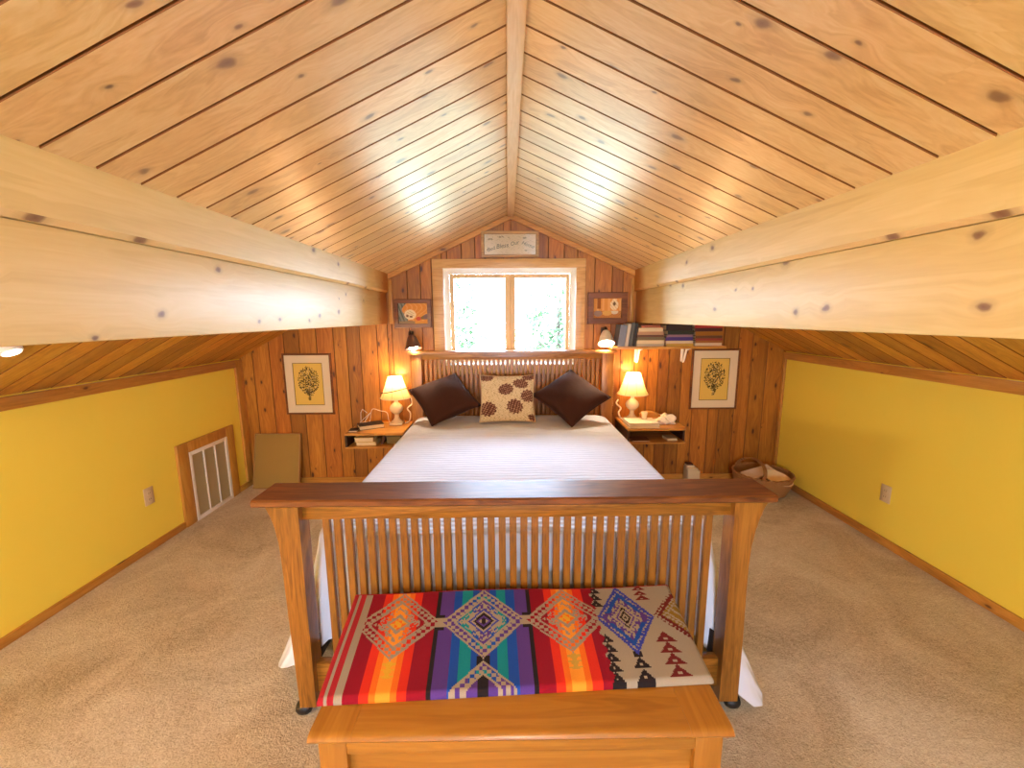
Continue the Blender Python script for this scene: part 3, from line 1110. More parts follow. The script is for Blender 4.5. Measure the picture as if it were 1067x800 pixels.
def still_jug(u, v):
    if math.hypot((u - .75) / .15, (v - .66) / .26) < 1 or (.68 < u < .84 and v > .78 and v < .95):
        if math.hypot((u - .75) / .05, (v - .72) / .10) < 1:
            return rgb(122, 92, 58)
        return rgb(234, 210, 164) if (u * 9 + v * 5) % 1 < .75 else rgb(206, 180, 132)
    if v < .36:
        if math.hypot((u - .18) / .15, (v - .24) / .15) < 1:
            return rgb(150, 124, 110)
        if math.hypot((u - .5) / .17, (v - .26) / .13) < 1:
            return rgb(216, 164, 84)
        if math.hypot((u - .76) / .14, (v - .32) / .12) < 1:
            return rgb(214, 196, 168)
        return rgb(206, 134, 64) if (u * 11 + v * 13) % 1 < .6 else rgb(160, 106, 60)
    if .15 < u < .26 and v > .48:
        return rgb(150, 84, 34)
    return rgb(216, 146, 70) if (u * 5) % 1 < .6 else rgb(226, 164, 96)
def small_picture(name, label, x, z, w, h, fw, fn):
    t_ = thing(name, label, 'picture', (x, YF - .001, z), (0, 0, 0), 'small framed still lifes')
    link('frame', frame_bm(w, h, fw, .03), M_framedark, t_)
    painted_panel('painting', w - 2 * fw + .002, h - 2 * fw + .002, 56, 46, fn, t_, (0, -.010, 0))
    return t_
small_picture('framed_painting', 'small still life of a white plate with grey cloth in a dark frame', -.818, 1.533, .318, .242, .034, still_plate)
small_picture('framed_painting.001', 'small still life of a white jug in a wide dark frame', .862, 1.568, .342, .268, .05, still_jug)

# motto sign over the window
sg = thing('framed_motto', 'long cream motto in a gilt frame hanging above the window', 'sign', (.0245, YF - .001, 2.103))
link('frame', frame_bm(.484, .212, .024, .026), M_gilt, sg)
def motto_paper(u, v):
    k = math.sin(u * 31 + 4 * math.sin(v * 13)) * math.sin(v * 23 + 3 * math.sin(u * 17))
    for cx, cy, a, b in ((.33, .86, .05, .05), (.47, .80, .03, .05), (.10, .25, .06, .05), (.80, .22, .03, .04), (.78, .80, .04, .05), (.12, .75, .05, .05)):
        if ((u - cx) / a) ** 2 + ((v - cy) / b) ** 2 < 1 and k > -.1:
            return rgb(164, 138, 92)
    return rgb(226, 200, 150) if k < .8 else rgb(210, 184, 136)
painted_panel('motto_card', .44, .168, 88, 34, motto_paper, sg, (0, -.008, 0))
M_ink = plain('motto_ink', rgb(104, 88, 62), .8)
def word(txt, size, x, z, tilt, parent, mat):
    cu = bpy.data.curves.new('lettering', 'FONT')
    cu.body = txt
    cu.size = size
    cu.shear = .25
    cu.extrude = .0004
    cu.align_x = 'CENTER'
    ob = bpy.data.objects.new('lettering', cu)
    C.objects.link(ob)
    dg = bpy.context.evaluated_depsgraph_get()
    me = bpy.data.meshes.new_from_object(ob.evaluated_get(dg))
    bpy.data.objects.remove(ob)
    o = bpy.data.objects.new('lettering', me)
    me.materials.clear()
    me.materials.append(mat)
    C.objects.link(o)
    o.parent = parent
    o.matrix_local = Matrix.Translation((x, -.0092, z)) @ Matrix.Rotation(R(-tilt), 4, 'Y') @ Matrix.Rotation(PI / 2, 4, 'X')
    return o
word('God', .040, -.160, -.050, 20, sg, M_ink)
word('Bless', .052, -.066, -.028, 8, sg, M_ink)
word('Our', .043, .040, -.004, 14, sg, M_ink)
word('Home', .044, .146, -.016, -20, sg, M_ink)
box('picture_glass', (-.22, .22, -.0145, -.0130, -.084, .084), M_picglass, sg)

# ------------------------------------------------------------------ wall nightstands
def nightstand(name, label, x0, x1, yf, zt, zb, round_right):
    t_ = thing(name, label, 'nightstand', ((x0 + x1) / 2, YF, zb), (0, 0, 0))
    w, d, h = (x1 - x0) / 2, YF - yf, zt - zb
    def plate(nm, z0, z1, yfront, m):
        bm = NB()
        rc = .045
        pts = [(-w, 0), (-w, -yfront)]
        if round_right:
            for k in range(9):
                a = -PI / 2 + PI / 2 * k / 8
                pts.append((w - rc + rc * math.cos(a), -yfront + rc + rc * math.sin(a)))
        else:
            pts.append((w, -yfront))
        pts.append((w, 0))
        prism(bm, [(x, y, z0) for x, y in pts], [(x, y, z1) for x, y in pts])
        bmesh.ops.bevel(bm, geom=[e for e in bm.edges if abs(e.verts[0].co.z - e.verts[1].co.z) < 1e-6 and e.verts[0].co.z > z1 - 1e-4], offset=.003, segments=2, affect='EDGES')
        return link(nm, bm, m, t_)
    plate('top', h - .016, h, d, M_standX)
    plate('bottom', 0, .012, d, M_standX)
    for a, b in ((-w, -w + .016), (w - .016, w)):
        box('side', (a, b, -d + (.05 if a > 0 and round_right else .002), -.001, .012, h - .016), M_standshade, t_)
    box('back', (-w + .016, w - .016, -.012, -.001, .012, h - .016), M_standshade, t_)
    return t_
nightstand('wall_nightstand', 'wall hung pine nightstand shelf holding the black book and string shaded lamp', -1.325, -.86, 3.245, .577, .452, False)
nightstand('wall_nightstand.001', 'wall hung pine nightstand shelf with a rounded corner and white papers on top', .965, 1.452, 3.24, .597, .470, True)

# ------------------------------------------------------------------ table lamps
def table_lamp(name, label, x, y, z, string):
    t_ = thing(name, label, 'lamp', (x, y, z), (0, 0, 0), 'lit bedside table lamps')
    bm = NB()
    bx(bm, -.055, .055, -.055, .055, 0, .022, .006)
    lathe(bm, [(.046, .022), (.046, .03), (.030, .042), (.020, .062), (.018, .085), (.026, .096)], 24)
    link('base', bm, M_ceramic, t_)
    bm = NB()
    lathe(bm, [(.020, .094), (.038, .105), (.054, .125), (.058, .145), (.050, .168), (.030, .186), (.018, .196), (.016, .215), (.022, .222), (.014, .228)], 28)
    link('body', bm, M_ceramic, t_)
    bm = NB()
    lathe(bm, [(.011, .226), (.011, .275), (.016, .28), (.016, .30)], 16)
    link('socket', bm, plain('brass_fitting', rgb(190, 140, 60), .3, Metallic=1.0), t_)
    bm = NB()
    lathe(bm, [(.012, .30), (.022, .318), (.028, .338), (.024, .36), (.008, .374)], 20)
    link('bulb', bm, M_bulb, t_)
    # bell shade, eight panels
    prof = [(.132, .238), (.118, .262), (.102, .30), (.088, .34), (.074, .38), (.060, .418)]
    bm = NB()
    n = 48
    rings = []
    for r_, zz in prof:
        rings.append([bm.verts.new(((r_ * (1 - .025 * abs(math.sin(4 * 2 * PI * k / n)))) * math.cos(2 * PI * k / n), (r_ * (1 - .025 * abs(math.sin(4 * 2 * PI * k / n)))) * math.sin(2 * PI * k / n), zz)) for k in range(n)])
    for a, b in zip(rings, rings[1:]):
        for k in range(n):
            bm.faces.new((a[k], a[(k + 1) % n], b[(k + 1) % n], b[k]))
    sh = link('lamp_shade', bm, M_shade, t_, True, 60)
    for r_, zz in ((.1325, .238), (.0605, .418)):
        bm = NB()
        tube(bm, [(r_ * math.cos(2 * PI * k / 32), r_ * math.sin(2 * PI * k / 32), zz) for k in range(33)], .0025, 6)
        link('shade_trim', bm, M_ceramic, sh)
    bm = NB()
    for k in range(8):
        a = 2 * PI * k / 8
        tube(bm, [(r_ * 1.003 * math.cos(a), r_ * 1.003 * math.sin(a), zz) for r_, zz in prof], .0014, 5)
    link('shade_seam', bm, plain('shade_seam_tape', rgb(214, 170, 100), .8), sh)
    if string:
        bm = NB()
        pts = []
        for k in range(40):
            a = 2 * PI * k / 39
            zz = .300 + .022 * math.cos(a + .3)
            r_ = .132 + (.060 - .132) * (zz - .238) / .18 + .004
            pts.append((r_ * math.cos(a), r_ * math.sin(a), zz))
        tube(bm, pts, .0042, 6)
        link('shade_string', bm, plain('brown_string', rgb(70, 28, 14), .8), sh)
    lt = bpy.data.lights.new('lamp_glow', 'POINT')
    lt.energy = 3.0
    lt.color = (1, .70, .38)
    lt.shadow_soft_size = .03
    lo = bpy.data.objects.new('lamp_glow', lt)
    C.objects.link(lo)
    lo.location = (x, y, z + .395)
    return t_
table_lamp('table_lamp', 'lit cream table lamp with a dark string tied around its shade', -.978, 3.545, .577, True)
table_lamp('table_lamp.001', 'lit cream table lamp with a plain shade beside the white papers', 1.080, 3.53, .597, False)

# ------------------------------------------------------------------ reading lamps clipped on the headboard
def reading_lamp(name, label, base, head, aim, shade_mat_, wall):
    """gooseneck lamp: base point on the wall, head = top of the cone, aim = direction of the mouth"""
    t_ = thing(name, label, 'lamp', base, (0, 0, 0), 'lit reading lamps on the gable wall')
    B, H, A = Vector((0, 0, 0)), Vector(head) - Vector(base), Vector(aim).normalized()
    bm = NB()
    bx(bm, -.022, .022, -.018, 0, -.035, .035, .004)
    link('wall_mount', bm, M_darkmetal, t_)
    bm = NB()
    p0, p3 = B + Vector((0, -.018, 0)), H
    p1, p2 = p0 + Vector((0, -.05, .02)), H - A * .06
    pts = [p0 * (1 - s) ** 3 + p1 * 3 * s * (1 - s) ** 2 + p2 * 3 * s * s * (1 - s) + p3 * s ** 3 for s in [k / 10 for k in range(11)]]
    tube(bm, pts, .006, 8)
    link('arm', bm, M_darkmetal, t_)
    q = Vector((0, 0, 1)).rotation_difference(A).to_matrix().to_4x4()
    M = Matrix.Translation(H) @ q
    bm = NB()
    lathe(bm, [(.012, -.022), (.015, -.018), (.016, 0), (.024, .012), (.032, .022)], 20, M=M)
    link('cap', bm, M_darkmetal, t_)
    bm = NB()
    lathe(bm, [(.026, .012), (.040, .035), (.054, .075), (.068, .125), (.071, .130), (.066, .128), (.052, .078), (.038, .04), (.024, .016)], 28, M=M, cap0=False, cap1=False)
    link('lamp_shade', bm, shade_mat_, t_)
    bm = NB()
    lathe(bm, [(.012, .03), (.022, .06), (.036, .09), (.040, .108), (.032, .128), (.012, .138)], 20, M=M)
    link('bulb', bm, emit('lit_reading_bulb', rgb(255, 240, 214), 22), t_)
    lt = bpy.data.lights.new('reading_glow', 'SPOT')
    lt.energy = 7
    lt.spot_size = R(130)
    lt.spot_blend = .6
    lt.color = (1, .80, .55)
    lt.shadow_soft_size = .035
    lo = bpy.data.objects.new('reading_glow', lt)
    C.objects.link(lo)
    lo.matrix_world = Matrix.Translation(Vector(base) + H + A * .142) @ Vector((0, 0, -1)).rotation_difference(A).to_matrix().to_4x4()
    return t_
M_brownshade = plain('brown_enamel', rgb(92, 62, 52), .3, Coat_Weight=.5)
M_creamshade = plain('pale_enamel', rgb(226, 210, 180), .3, Coat_Weight=.5)
reading_lamp('reading_lamp', 'lit reading lamp with a brown cone shade under the plate painting', (-.845, YF, 1.345), (-.812, 3.51, 1.362), (.18, -.28, -1), M_brownshade, True)
reading_lamp('reading_lamp.001', 'lit reading lamp with a pale shade under the jug painting', (.835, YF, 1.37), (.83, 3.535, 1.385), (-.06, -.55, -1), M_creamshade, True)

# ------------------------------------------------------------------ book shelf
shf = thing('wall_shelf', 'narrow pine wall shelf on two white brackets carrying the books', 'shelf', (1.345, YF, 1.226))
box('board', (-.48, .48, -.205, -.001, 0, .022), M_standX, shf, .003)
for xx in (1.130 - 1.345, 1.540 - 1.345):
    bm = NB()
    bx(bm, xx - .014, xx + .014, -.010, -.001, -.125, -.001, .002)
    bx(bm, xx - .014, xx + .014, -.14, -.010, -.010, -.001, .002)
    # scrolled brace
    pts = []
    for k in range(13):
        a = k / 12
        pts.append((xx, -.125 + .115 * a, -.012 - .105 * a + .030 * math.sin(a * PI * 2)))
    tube(bm, pts, .009, 8)
    link('bracket', bm, M_white, shf)

M_page = plain('book_pages', rgb(226, 202, 158), .8)
def book(name, label, w, d, t_, cover, group, spine_front=True, page=None):
    """lying book: x = spine length, y = depth, z = thickness; spine (or page edge) towards -Y"""
    o = thing(name, label, 'book', (0, 0, 0), (0, 0, 0), group)
    m = plain('book_cover', cover, .55)
    bm = NB()
    c = min(.0028, t_ * .16)
    bx(bm, -w / 2, w / 2, -d / 2, d / 2, 0, c, .0006, 1)
    bx(bm, -w / 2, w / 2, -d / 2, d / 2, t_ - c, t_, .0006, 1)
    if spine_front:
        bx(bm, -w / 2, w / 2, -d / 2 - .001, -d / 2 + .003, 0, t_, .0012, 1)
    else:
        bx(bm, -w / 2, w / 2, d / 2 - .003, d / 2 + .001, 0, t_, .0012, 1)
    link('cover', bm, m, o)
    link('page_block', bx(NB(), -w / 2 + .004, w / 2 - .004, -d / 2 + (.0032 if spine_front else .003), d / 2 - (.004 if spine_front else .0035), c, t_ - c), page or M_page, o)
    return o
def stack(x, y, z, items, group, w=.235, d=.15):
    random.seed(int(x * 100))
    for lab, th, cov, spine, dw in items:
        b = book('book', lab, w + dw, d + random.uniform(-.012, .008), th, cov, group, spine)
        b.location = (x + random.uniform(-.006, .006), y + random.uniform(-.004, .004), z)
        b.rotation_euler = (0, 0, R(random.uniform(-2.5, 2.5)))
        z += th + .0004
ZS = 1.2485
st1 = [('grey white patterned paperback at the bottom of the pile beside the leaning books', .020, rgb(190, 170, 140), True, -.006),
       ('thick cream edged book, second from bottom in the pile beside the leaning books', .030, rgb(226, 196, 140), False, .002),
       ('olive grey book, third from bottom in the pile beside the leaning books', .026, rgb(120, 104, 68), True, -.004),
       ('dark brown book, fourth from bottom in the pile beside the leaning books', .016, rgb(112, 70, 48), True, -.014),
       ('pinkish tan book, third from top in the pile beside the leaning books', .026, rgb(190, 146, 106), True, -.012),
       ('pale cream book, second from top in the pile beside the leaning books', .034, rgb(228, 186, 130), False, -.02),
       ('small reddish brown book crowning the pile beside the leaning books', .022, rgb(168, 92, 60), True, -.07)]
st2 = [('yellow bottom book of the middle pile on the wall shelf', .020, rgb(206, 160, 60), True, .0),
       ('thick pale book second from the bottom of the middle pile on the wall shelf', .024, rgb(228, 190, 140), False, .01),
       ('purple spined book in the middle pile on the wall shelf', .030, rgb(70, 46, 120), True, .0),
       ('mauve and pink book above the purple one in the middle pile', .020, rgb(150, 110, 120), True, -.01),
       ('very dark green book second from the top of the middle pile', .034, rgb(42, 46, 30), True, -.006),
       ('black brown book topmost in the middle pile on the wall shelf', .046, rgb(54, 30, 20), True, -.008)]
st3 = [('thick peach book at the bottom of the pile farthest from the headboard', .026, rgb(226, 172, 116), False, .0),
       ('ochre book, second from bottom in the pile farthest from the headboard', .018, rgb(170, 104, 40), True, -.004),
       ('dull red book, third from bottom in the pile farthest from the headboard', .018, rgb(160, 62, 44), True, -.006),
       ('dark brown book midway up the pile farthest from the headboard', .022, rgb(112, 70, 34), True, -.006),
       ('mustard brown book, third from top in the pile farthest from the headboard', .034, rgb(166, 106, 26), True, .004),
       ('dark book just under the bright red book topping its pile', .028, rgb(84, 40, 26), True, .0),
       ('bright red book topmost in the pile farthest from the headboard', .030, rgb(176, 44, 34), True, -.006)]
stack(1.196, 3.548, ZS, st1, 'books piled on the wall shelf')
stack(1.438, 3.548, ZS, st2, 'books piled on the wall shelf', w=.226)
stack(1.684, 3.548, ZS, st3, 'books piled on the wall shelf', w=.232)
# leaning upright books
xx = .918
for lab, th, cov, h_ in (('wide blue grey book leaning at the lamp end of the wall shelf', .058, rgb(120, 124, 136), .182),
                         ('narrow white and grey book leaning second from the lamp end', .026, rgb(196, 184, 164), .190),
                         ('dark grey book with white spine label leaning third from the lamp end', .030, rgb(92, 88, 80), .200),
                         ('nearly black book leaning against the first pile', .022, rgb(46, 42, 38), .192)):
    b = book('book', lab, h_, .150, th, cov, 'books leaning on the wall shelf', True)
    # stand it up: thickness along x, height along z, spine to -Y, leaning to +x
    ln = R(7)
    Mx = Matrix(((0, 0, 1, 0), (0, 1, 0, 0), (-1, 0, 0, 0), (0, 0, 0, 1)))
    Mt = Matrix.Translation((xx, 3.545, ZS + .001)) @ Matrix.Rotation(ln, 4, 'Y') @ Matrix.Translation((0, 0, h_ / 2)) @ Mx
    b.matrix_world = Mt
    xx += th + .0035

# ------------------------------------------------------------------ things on the nightstands
def flat_book(name, label, cov, loc, rz, w, d, t_, group=None, spine=False):
    b = book(name, label, w, d, t_, cov, group, spine)
    b.location = loc
    b.rotation_euler = (0, 0, R(rz))
    return b
flat_book('book', 'black covered book lying askew on the nightstand by the string shaded lamp', rgb(40, 22, 26), (-1.175, 3.44, .578), 28, .20, .13, .034)
flat_book('book', 'small dark notebook half under the black book on the left nightstand', rgb(54, 26, 22), (-1.276, 3.33, .578), 8, .07, .09, .014)
flat_book('book', 'cream thick paperback on top inside the slot of the left nightstand', rgb(224, 190, 120), (-1.188, 3.345, .4945), 2, .155, .12, .036, 'cream books in the left nightstand slot')
flat_book('book', 'cream book at the bottom inside the slot of the left nightstand', rgb(226, 196, 130), (-1.170, 3.345, .4645), 0, .165, .12, .029, 'cream books in the left nightstand slot')
b = book('book', 'brown book leaning inside the slot of the left nightstand', .085, .10, .02, rgb(86, 44, 26), None, True)
b.matrix_world = Matrix.Translation((-1.062, 3.37, .466)) @ Matrix.Rotation(R(18), 4, 'Y') @ Matrix.Translation((0, 0, .043)) @ Matrix(((0, 0, 1, 0), (0, 1, 0, 0), (-1, 0, 0, 0), (0, 0, 0, 1)))
tb = thing('box', 'dull grey green box inside the slot of the left nightstand near the bed', 'box', (-.940, 3.405, .4645))
box('body', (-.075, .075, -.07, .07, 0, .058), plain('grey_green_card', rgb(122, 108, 70), .7), tb, .002)
box('lid', (-.078, .078, -.073, .073, .058, .074), plain('brown_card', rgb(96, 74, 44), .7), tb, .002)

# bent wire stand
ws = NB()
tube(ws, [(-.05, .03, .003), (-.035, .0, .10), (-.012, -.02, .135), (.03, -.03, .105)], .0026, 6)
tube(ws, [(-.06, .03, .003), (.05, -.005, .10), (-.01, -.035, .004), (.03, -.07, .004)], .0026, 6)
tube(ws, [(-.06, .03, .003), (.0, .05, .003), (.03, -.07, .004)], .0026, 6)
o = link('wire_stand', ws, M_white, None)
o.location = (-1.262, 3.565, .5775)
tag(o, 'bent white wire stand behind the black book on the left nightstand', 'stand')

# papers and pieces on the right nightstand
p1_ = flat_book('book', 'large white softcover book lying topmost at the front of the right nightstand', rgb(240, 224, 196), (1.105, 3.355, .6215), 1, .245, .185, .018, 'white books on the right nightstand')
p2_ = flat_book('book', 'large cream book lying under the white softcover on the right nightstand', rgb(232, 206, 168), (1.107, 3.352, .5975), 0, .25, .19, .0235, 'white books on the right nightstand')
flat_book('book', 'small pale book in the slot of the right nightstand', rgb(206, 184, 140), (1.345, 3.33, .4835), 4, .085, .10, .020)
flat_book('book', 'thin brown booklet lying flat in the slot of the right nightstand', rgb(134, 84, 52), (1.085, 3.32, .4835), -2, .15, .12, .010)
jar = thing('jar', 'small cream jar standing on the white books by the plain lamp', 'jar', (1.146, 3.40, .640))
link('body', lathe(NB(), [(.020, .0), (.022, .004), (.021, .03), (.025, .045)], 20), M_ceramic, jar)
link('lid', lathe(NB(), [(.027, .045), (.028, .05), (.028, .06), (.024, .064)], 20), M_ceramic, jar)
wb = thing('wooden_box', 'low arched brown wooden box behind the jar on the right nightstand', 'box', (1.255, 3.57, .598))
bm = NB()
bx(bm, -.085, .085, -.045, .045, 0, .04, .003)
link('body', bm, M_standX, wb)
bm = NB()
pr = [(-.088 + .176 * k / 12, .04 + .026 * math.sin(PI * k / 12)) for k in range(13)]
prism(bm, [(x, -.047, z) for x, z in pr], [(x, .047, z) for x, z in pr])
link('lid', bm, M_standX, wb)
# crumpled white cloth
random.seed(8)
bm = NB()
bmesh.ops.create_icosphere(bm, subdivisions=4, radius=1)
for v in bm.verts:
    p = v.co
    k = 1 + .22 * math.sin(4 * p.x + 3 * p.y) + .18 * math.sin(7 * p.y - 5 * p.z + 2) + .10 * math.sin(13 * p.x + 9 * p.z)
    zz = max(0, p.z * .052 * k + .018)
    v.co = (p.x * .072 * k - (.05 * max(0, -p.x - .4) if p.z < .3 else 0), p.y * .055 * k, zz)
o = link('crumpled_cloth', bm, plain('white_cotton', rgb(244, 230, 204), .85), None, True, 50)
o.location = (1.338, 3.42, .598)
tag(o, 'crumpled white cloth heaped on the right nightstand', 'cloth')
bm = NB()
lathe(bm, [(.014, 0), (.018, .006), (.018, .022), (.012, .028)], 14)
o = link('pill_bottle', bm, plain('brown_glass', rgb(70, 40, 16), .25), None)
o.location = (1.424, 3.46, .598)
tag(o, 'tiny dark brown pot beside the crumpled white cloth', 'pot')

# cords
def cord(name, label, pts, r_, mat, n=60):
    P_ = [Vector(p) for p in pts]
    out = []
    for i in range(len(P_) - 1):
        p0, p1, p2, p3 = P_[max(i - 1, 0)], P_[i], P_[i + 1], P_[min(i + 2, len(P_) - 1)]
        for k in range(10):
            s = k / 10
            out.append(.5 * ((2 * p1) + (p2 - p0) * s + (2 * p0 - 5 * p1 + 4 * p2 - p3) * s * s + (3 * p1 - p0 - 3 * p2 + p3) * s ** 3))
    out.append(P_[-1])
    o = link(name, tube(NB(), out, r_, 6), mat, None, True, 180)
    return tag(o, label, 'cord')
M_cordw = plain('cream_flex', rgb(236, 210, 180), .5)
cord('power_cord', 'thin cream cord running along the wall behind the black book', [(-1.045, 3.56, .583), (-1.07, 3.61, .60), (-1.09, 3.635, .66), (-1.15, 3.642, .675), (-1.22, 3.642, .69), (-1.24, 3.63, .60), (-1.24, 3.60, .583)], .0035, M_cordw)
cord('power_cord.001', 'pale looped cord on the bed side of the string shaded lamp', [(-.91, 3.55, .583), (-.875, 3.57, .60), (-.872, 3.60, .66), (-.90, 3.62, .70), (-.862, 3.635, .74), (-.868, 3.64, .80)], .006, M_cordw)
cord('power_cord.002', 'pale looped cord on the bed side of the plain shaded lamp', [(1.010, 3.50, .605), (.985, 3.53, .615), (.972, 3.56, .66), (1.0, 3.60, .69), (.965, 3.62, .73), (.985, 3.64, .76)], .007, M_cordw)
# bead pull chain beside the headboard
bm = NB()
for k in range(34):
    bmesh.ops.create_icosphere(bm, subdivisions=1, radius=.0045, matrix=Matrix.Translation((.93 + .004 * math.sin(k * .4), 3.615, 1.19 - k * .0145)))
tube(bm, [(.93, 3.615, 1.195), (.91, 3.63, 1.25), (.862, 3.642, 1.345)], .002, 6)
o = link('pull_cord', bm, plain('brass_beads', rgb(214, 160, 96), .35, Metallic=.5), None)
tag(o, 'long beaded pull chain hanging beside the right end of the headboard', 'chain')

# ------------------------------------------------------------------ floor things along the gable
# leaning olive board
pnl = thing('leaning_board', 'olive brown cloth covered board leaning in the corner beside the air vent', 'board', (-2.075, 3.525, 0), (R(-13.5), 0, R(0)))
M_olive = paint('olive_cloth', rgb(164, 128, 58), .9, 420, .4, .12)
box('panel', (-.195, .195, -.016, .016, .006, .480), M_olive, pnl, .006)
bm = NB()
for d in ((-.203, -.1952, -.018, .018, 0, .488), (.1952, .203, -.018, .018, 0, .488), (-.1952, .1952, -.018, .018, .4805, .488), (-.1952, .1952, -.018, .018, 0, .0055)):
    bx(bm, *d, .002)
link('edge_strip', bm, plain('tan_edging', rgb(168, 128, 70), .7), pnl)

# wicker basket
bk = thing('wicker_basket', 'round wicker basket with a bent handle in the corner by the yellow wall', 'basket', (2.178, 3.375, 0))
t = MT('wicker')
sp = t.n('ShaderNodeSeparateXYZ')
t.l(t.obj(), sp.inputs[0])
ang = t.math('ARCTAN2', sp.outputs[1], sp.outputs[0])
rows = t.math('SINE', t.math('MULTIPLY', sp.outputs[2], 420.0))
st_ = t.math('SINE', t.math('MULTIPLY', ang, 64.0))
wv = t.math('MULTIPLY', rows, st_)
t.l(t.ramp(t.math('MULTIPLY_ADD', wv, .5, .5), [(0.1, rgb(120, 72, 30)), (.6, rgb(190, 132, 70)), (1, rgb(214, 162, 98))]), t.b.inputs['Base Color'])
t.set(Roughness=.6)
t.bump(wv, .8, .006)
M_wicker = t.m
bm = NB()
lathe(bm, [(.165, .004), (.19, .012), (.212, .07), (.226, .13), (.230, .165), (.222, .165), (.216, .13), (.202, .07), (.18, .018)], 64)
link('body', bm, M_wicker, bk)
bm = NB()
for ph in (0, PI):
    tube(bm, [((.226 + .007 * math.cos(k * .8 + ph)) * math.cos(2 * PI * k / 96), (.226 + .007 * math.cos(k * .8 + ph)) * math.sin(2 * PI * k / 96), .168 + .007 * math.sin(k * .8 + ph)) for k in range(97)], .0065, 6)
link('rim', bm, M_wicker, bk)
bm = NB()
for off in (-.010, .0, .010):
    pts = []
    for k in range(25):
        a = PI * k / 24
        pts.append((-.10 + .06 * math.sin(a) + off, -.19 * math.cos(a) * 1.05 + .02, .165 + .105 * math.sin(a)))
    tube(bm, pts, .006, 6)
link('handle', bm, M_wicker, bk)
b = flat_book('paper', 'sheaf of white papers slanting across the top of the basket', rgb(240, 220, 200), (2.165, 3.40, .150), 14, .27, .12, .014)
b['category'] = 'paper'
b.rotation_euler = (R(12), R(-10), R(12))
bw = link('bowl', lathe(NB(), [(.03, 0), (.08, .018), (.112, .048), (.108, .050), (.076, .024), (.028, .008)], 32), plain('cream_bowl', rgb(236, 208, 158), .5), None)
bw.location = (2.235, 3.27, .118)
bw.rotation_euler = (R(16), R(8), 0)
tag(bw, 'shallow cream bowl tipped inside the wicker basket', 'bowl')

# small white boxes by the baseboard
pb = thing('storage_box', 'small pale box with a lid on the floor under the right nightstand end', 'box', (1.66, 3.575, 0))
box('body', (-.055, .055, -.05, .05, 0, .125), M_offwhite, pb, .003)
box('lid', (-.055, .036, -.048, .048, .1255, .148), M_offwhite, pb, .003)
sb = thing('small_box', 'little pale box with a dark lid set on the pale floor box', 'box', (1.635, 3.575, .1485))
box('body', (-.032, .036, -.03, .03, 0, .022), M_mat, sb, .002)
box('lid', (-.03, .022, -.028, .028, .0225, .036), plain('dark_lid', rgb(76, 36, 16), .5), sb, .002)

# ------------------------------------------------------------------ wall fittings
vt = thing('return_air_vent', 'white three panel return air grille in a wide pine surround low on the yellow wall', 'vent', (XL, 3.138, 0))
bm = NB()
bx(bm, .001, .022, -.306, -.206, .0, .612, .003)
bx(bm, .001, .022, .206, .300, .0, .612, .003)
bx(bm, .001, .022, -.206, .206, .535, .612, .003)
link('surround', bm, M_trimZ, vt)
bm = NB()
bx(bm, .001, .006, -.206, .206, .0, .535)
link('duct_back', bm, plain('vent_back_tan', rgb(168, 150, 112), .8), vt)  # plain tan sheet behind the louvres
bm = NB()
for d in ((-.206, -.180, .0, .535), (.180, .206, .0, .535), (-.180, .180, .0, .028), (-.180, .180, .507, .535), (-.066, -.056, .028, .507), (.056, .066, .028, .507)):
    bx(bm, .007, .024, d[0], d[1], d[2], d[3], .002)
link('grille_frame', bm, M_white, vt)
for a, b in ((-.180, -.066), (-.056, .056), (.066, .180)):
    bm = NB()
    z = .034
    while z < .503:
        prism(bm, [(.008, a, z + .006), (.008, a, z + .0075), (.019, a, z + .0015), (.019, a, z)], [(.008, b, z + .006), (.008, b, z + .0075), (.019, b, z + .0015), (.019, b, z)])
        z += .011
    link('louvre_panel', bm, plain('louvre_cream', rgb(196, 178, 134), .5), vt, False)

def outlet(name, label, x, y, z, s):
    o = thing(name, label, 'outlet', (x, y, z), (0, 0, 0 if s > 0 else PI))
    link('plate', bx(NB(), .0005, .006, -.036, .036, -.058, .058, .003), M_offwhite, o)
    for dz in (-.02, .02):
        bm = NB()
        lathe(bm, [(.015, 0), (.016, .001), (.0155, .003)], 20, M=Matrix.Translation((.006, 0, dz)) @ Matrix.Rotation(PI / 2, 4, 'Y'))
        so = link('socket', bm, M_offwhite, o)
        bm = NB()
        bx(bm, .0088, .0094, -.007, -.005, dz - .004, dz + .006)
        bx(bm, .0088, .0094, .005, .007, dz - .004, dz + .006)
        link('slot', bm, M_plasticslot, so)
    return o
outlet('wall_outlet', 'beige wall outlet on the yellow wall with the air vent', XL, 2.583, .357, 1)
outlet('wall_outlet.001', 'beige wall outlet on the yellow wall by the wicker basket', XR, 2.535, .343, -1)

# small puck light under the left eave
pk = thing('puck_light', 'small white puck light fixed under the left eave boards', 'light', (-1.905, 1.60, roof(-1.905) - .001), (0, R(-28), 0))
link('housing', lathe(NB(), [(.034, 0), (.036, -.006), (.034, -.02), (.028, -.022)], 24), M_white, pk)
link('lens', lathe(NB(), [(.027, -.0215), (.026, -.025), (.012, -.0265)], 24), emit('puck_lens', rgb(255, 240, 216), 6), pk)

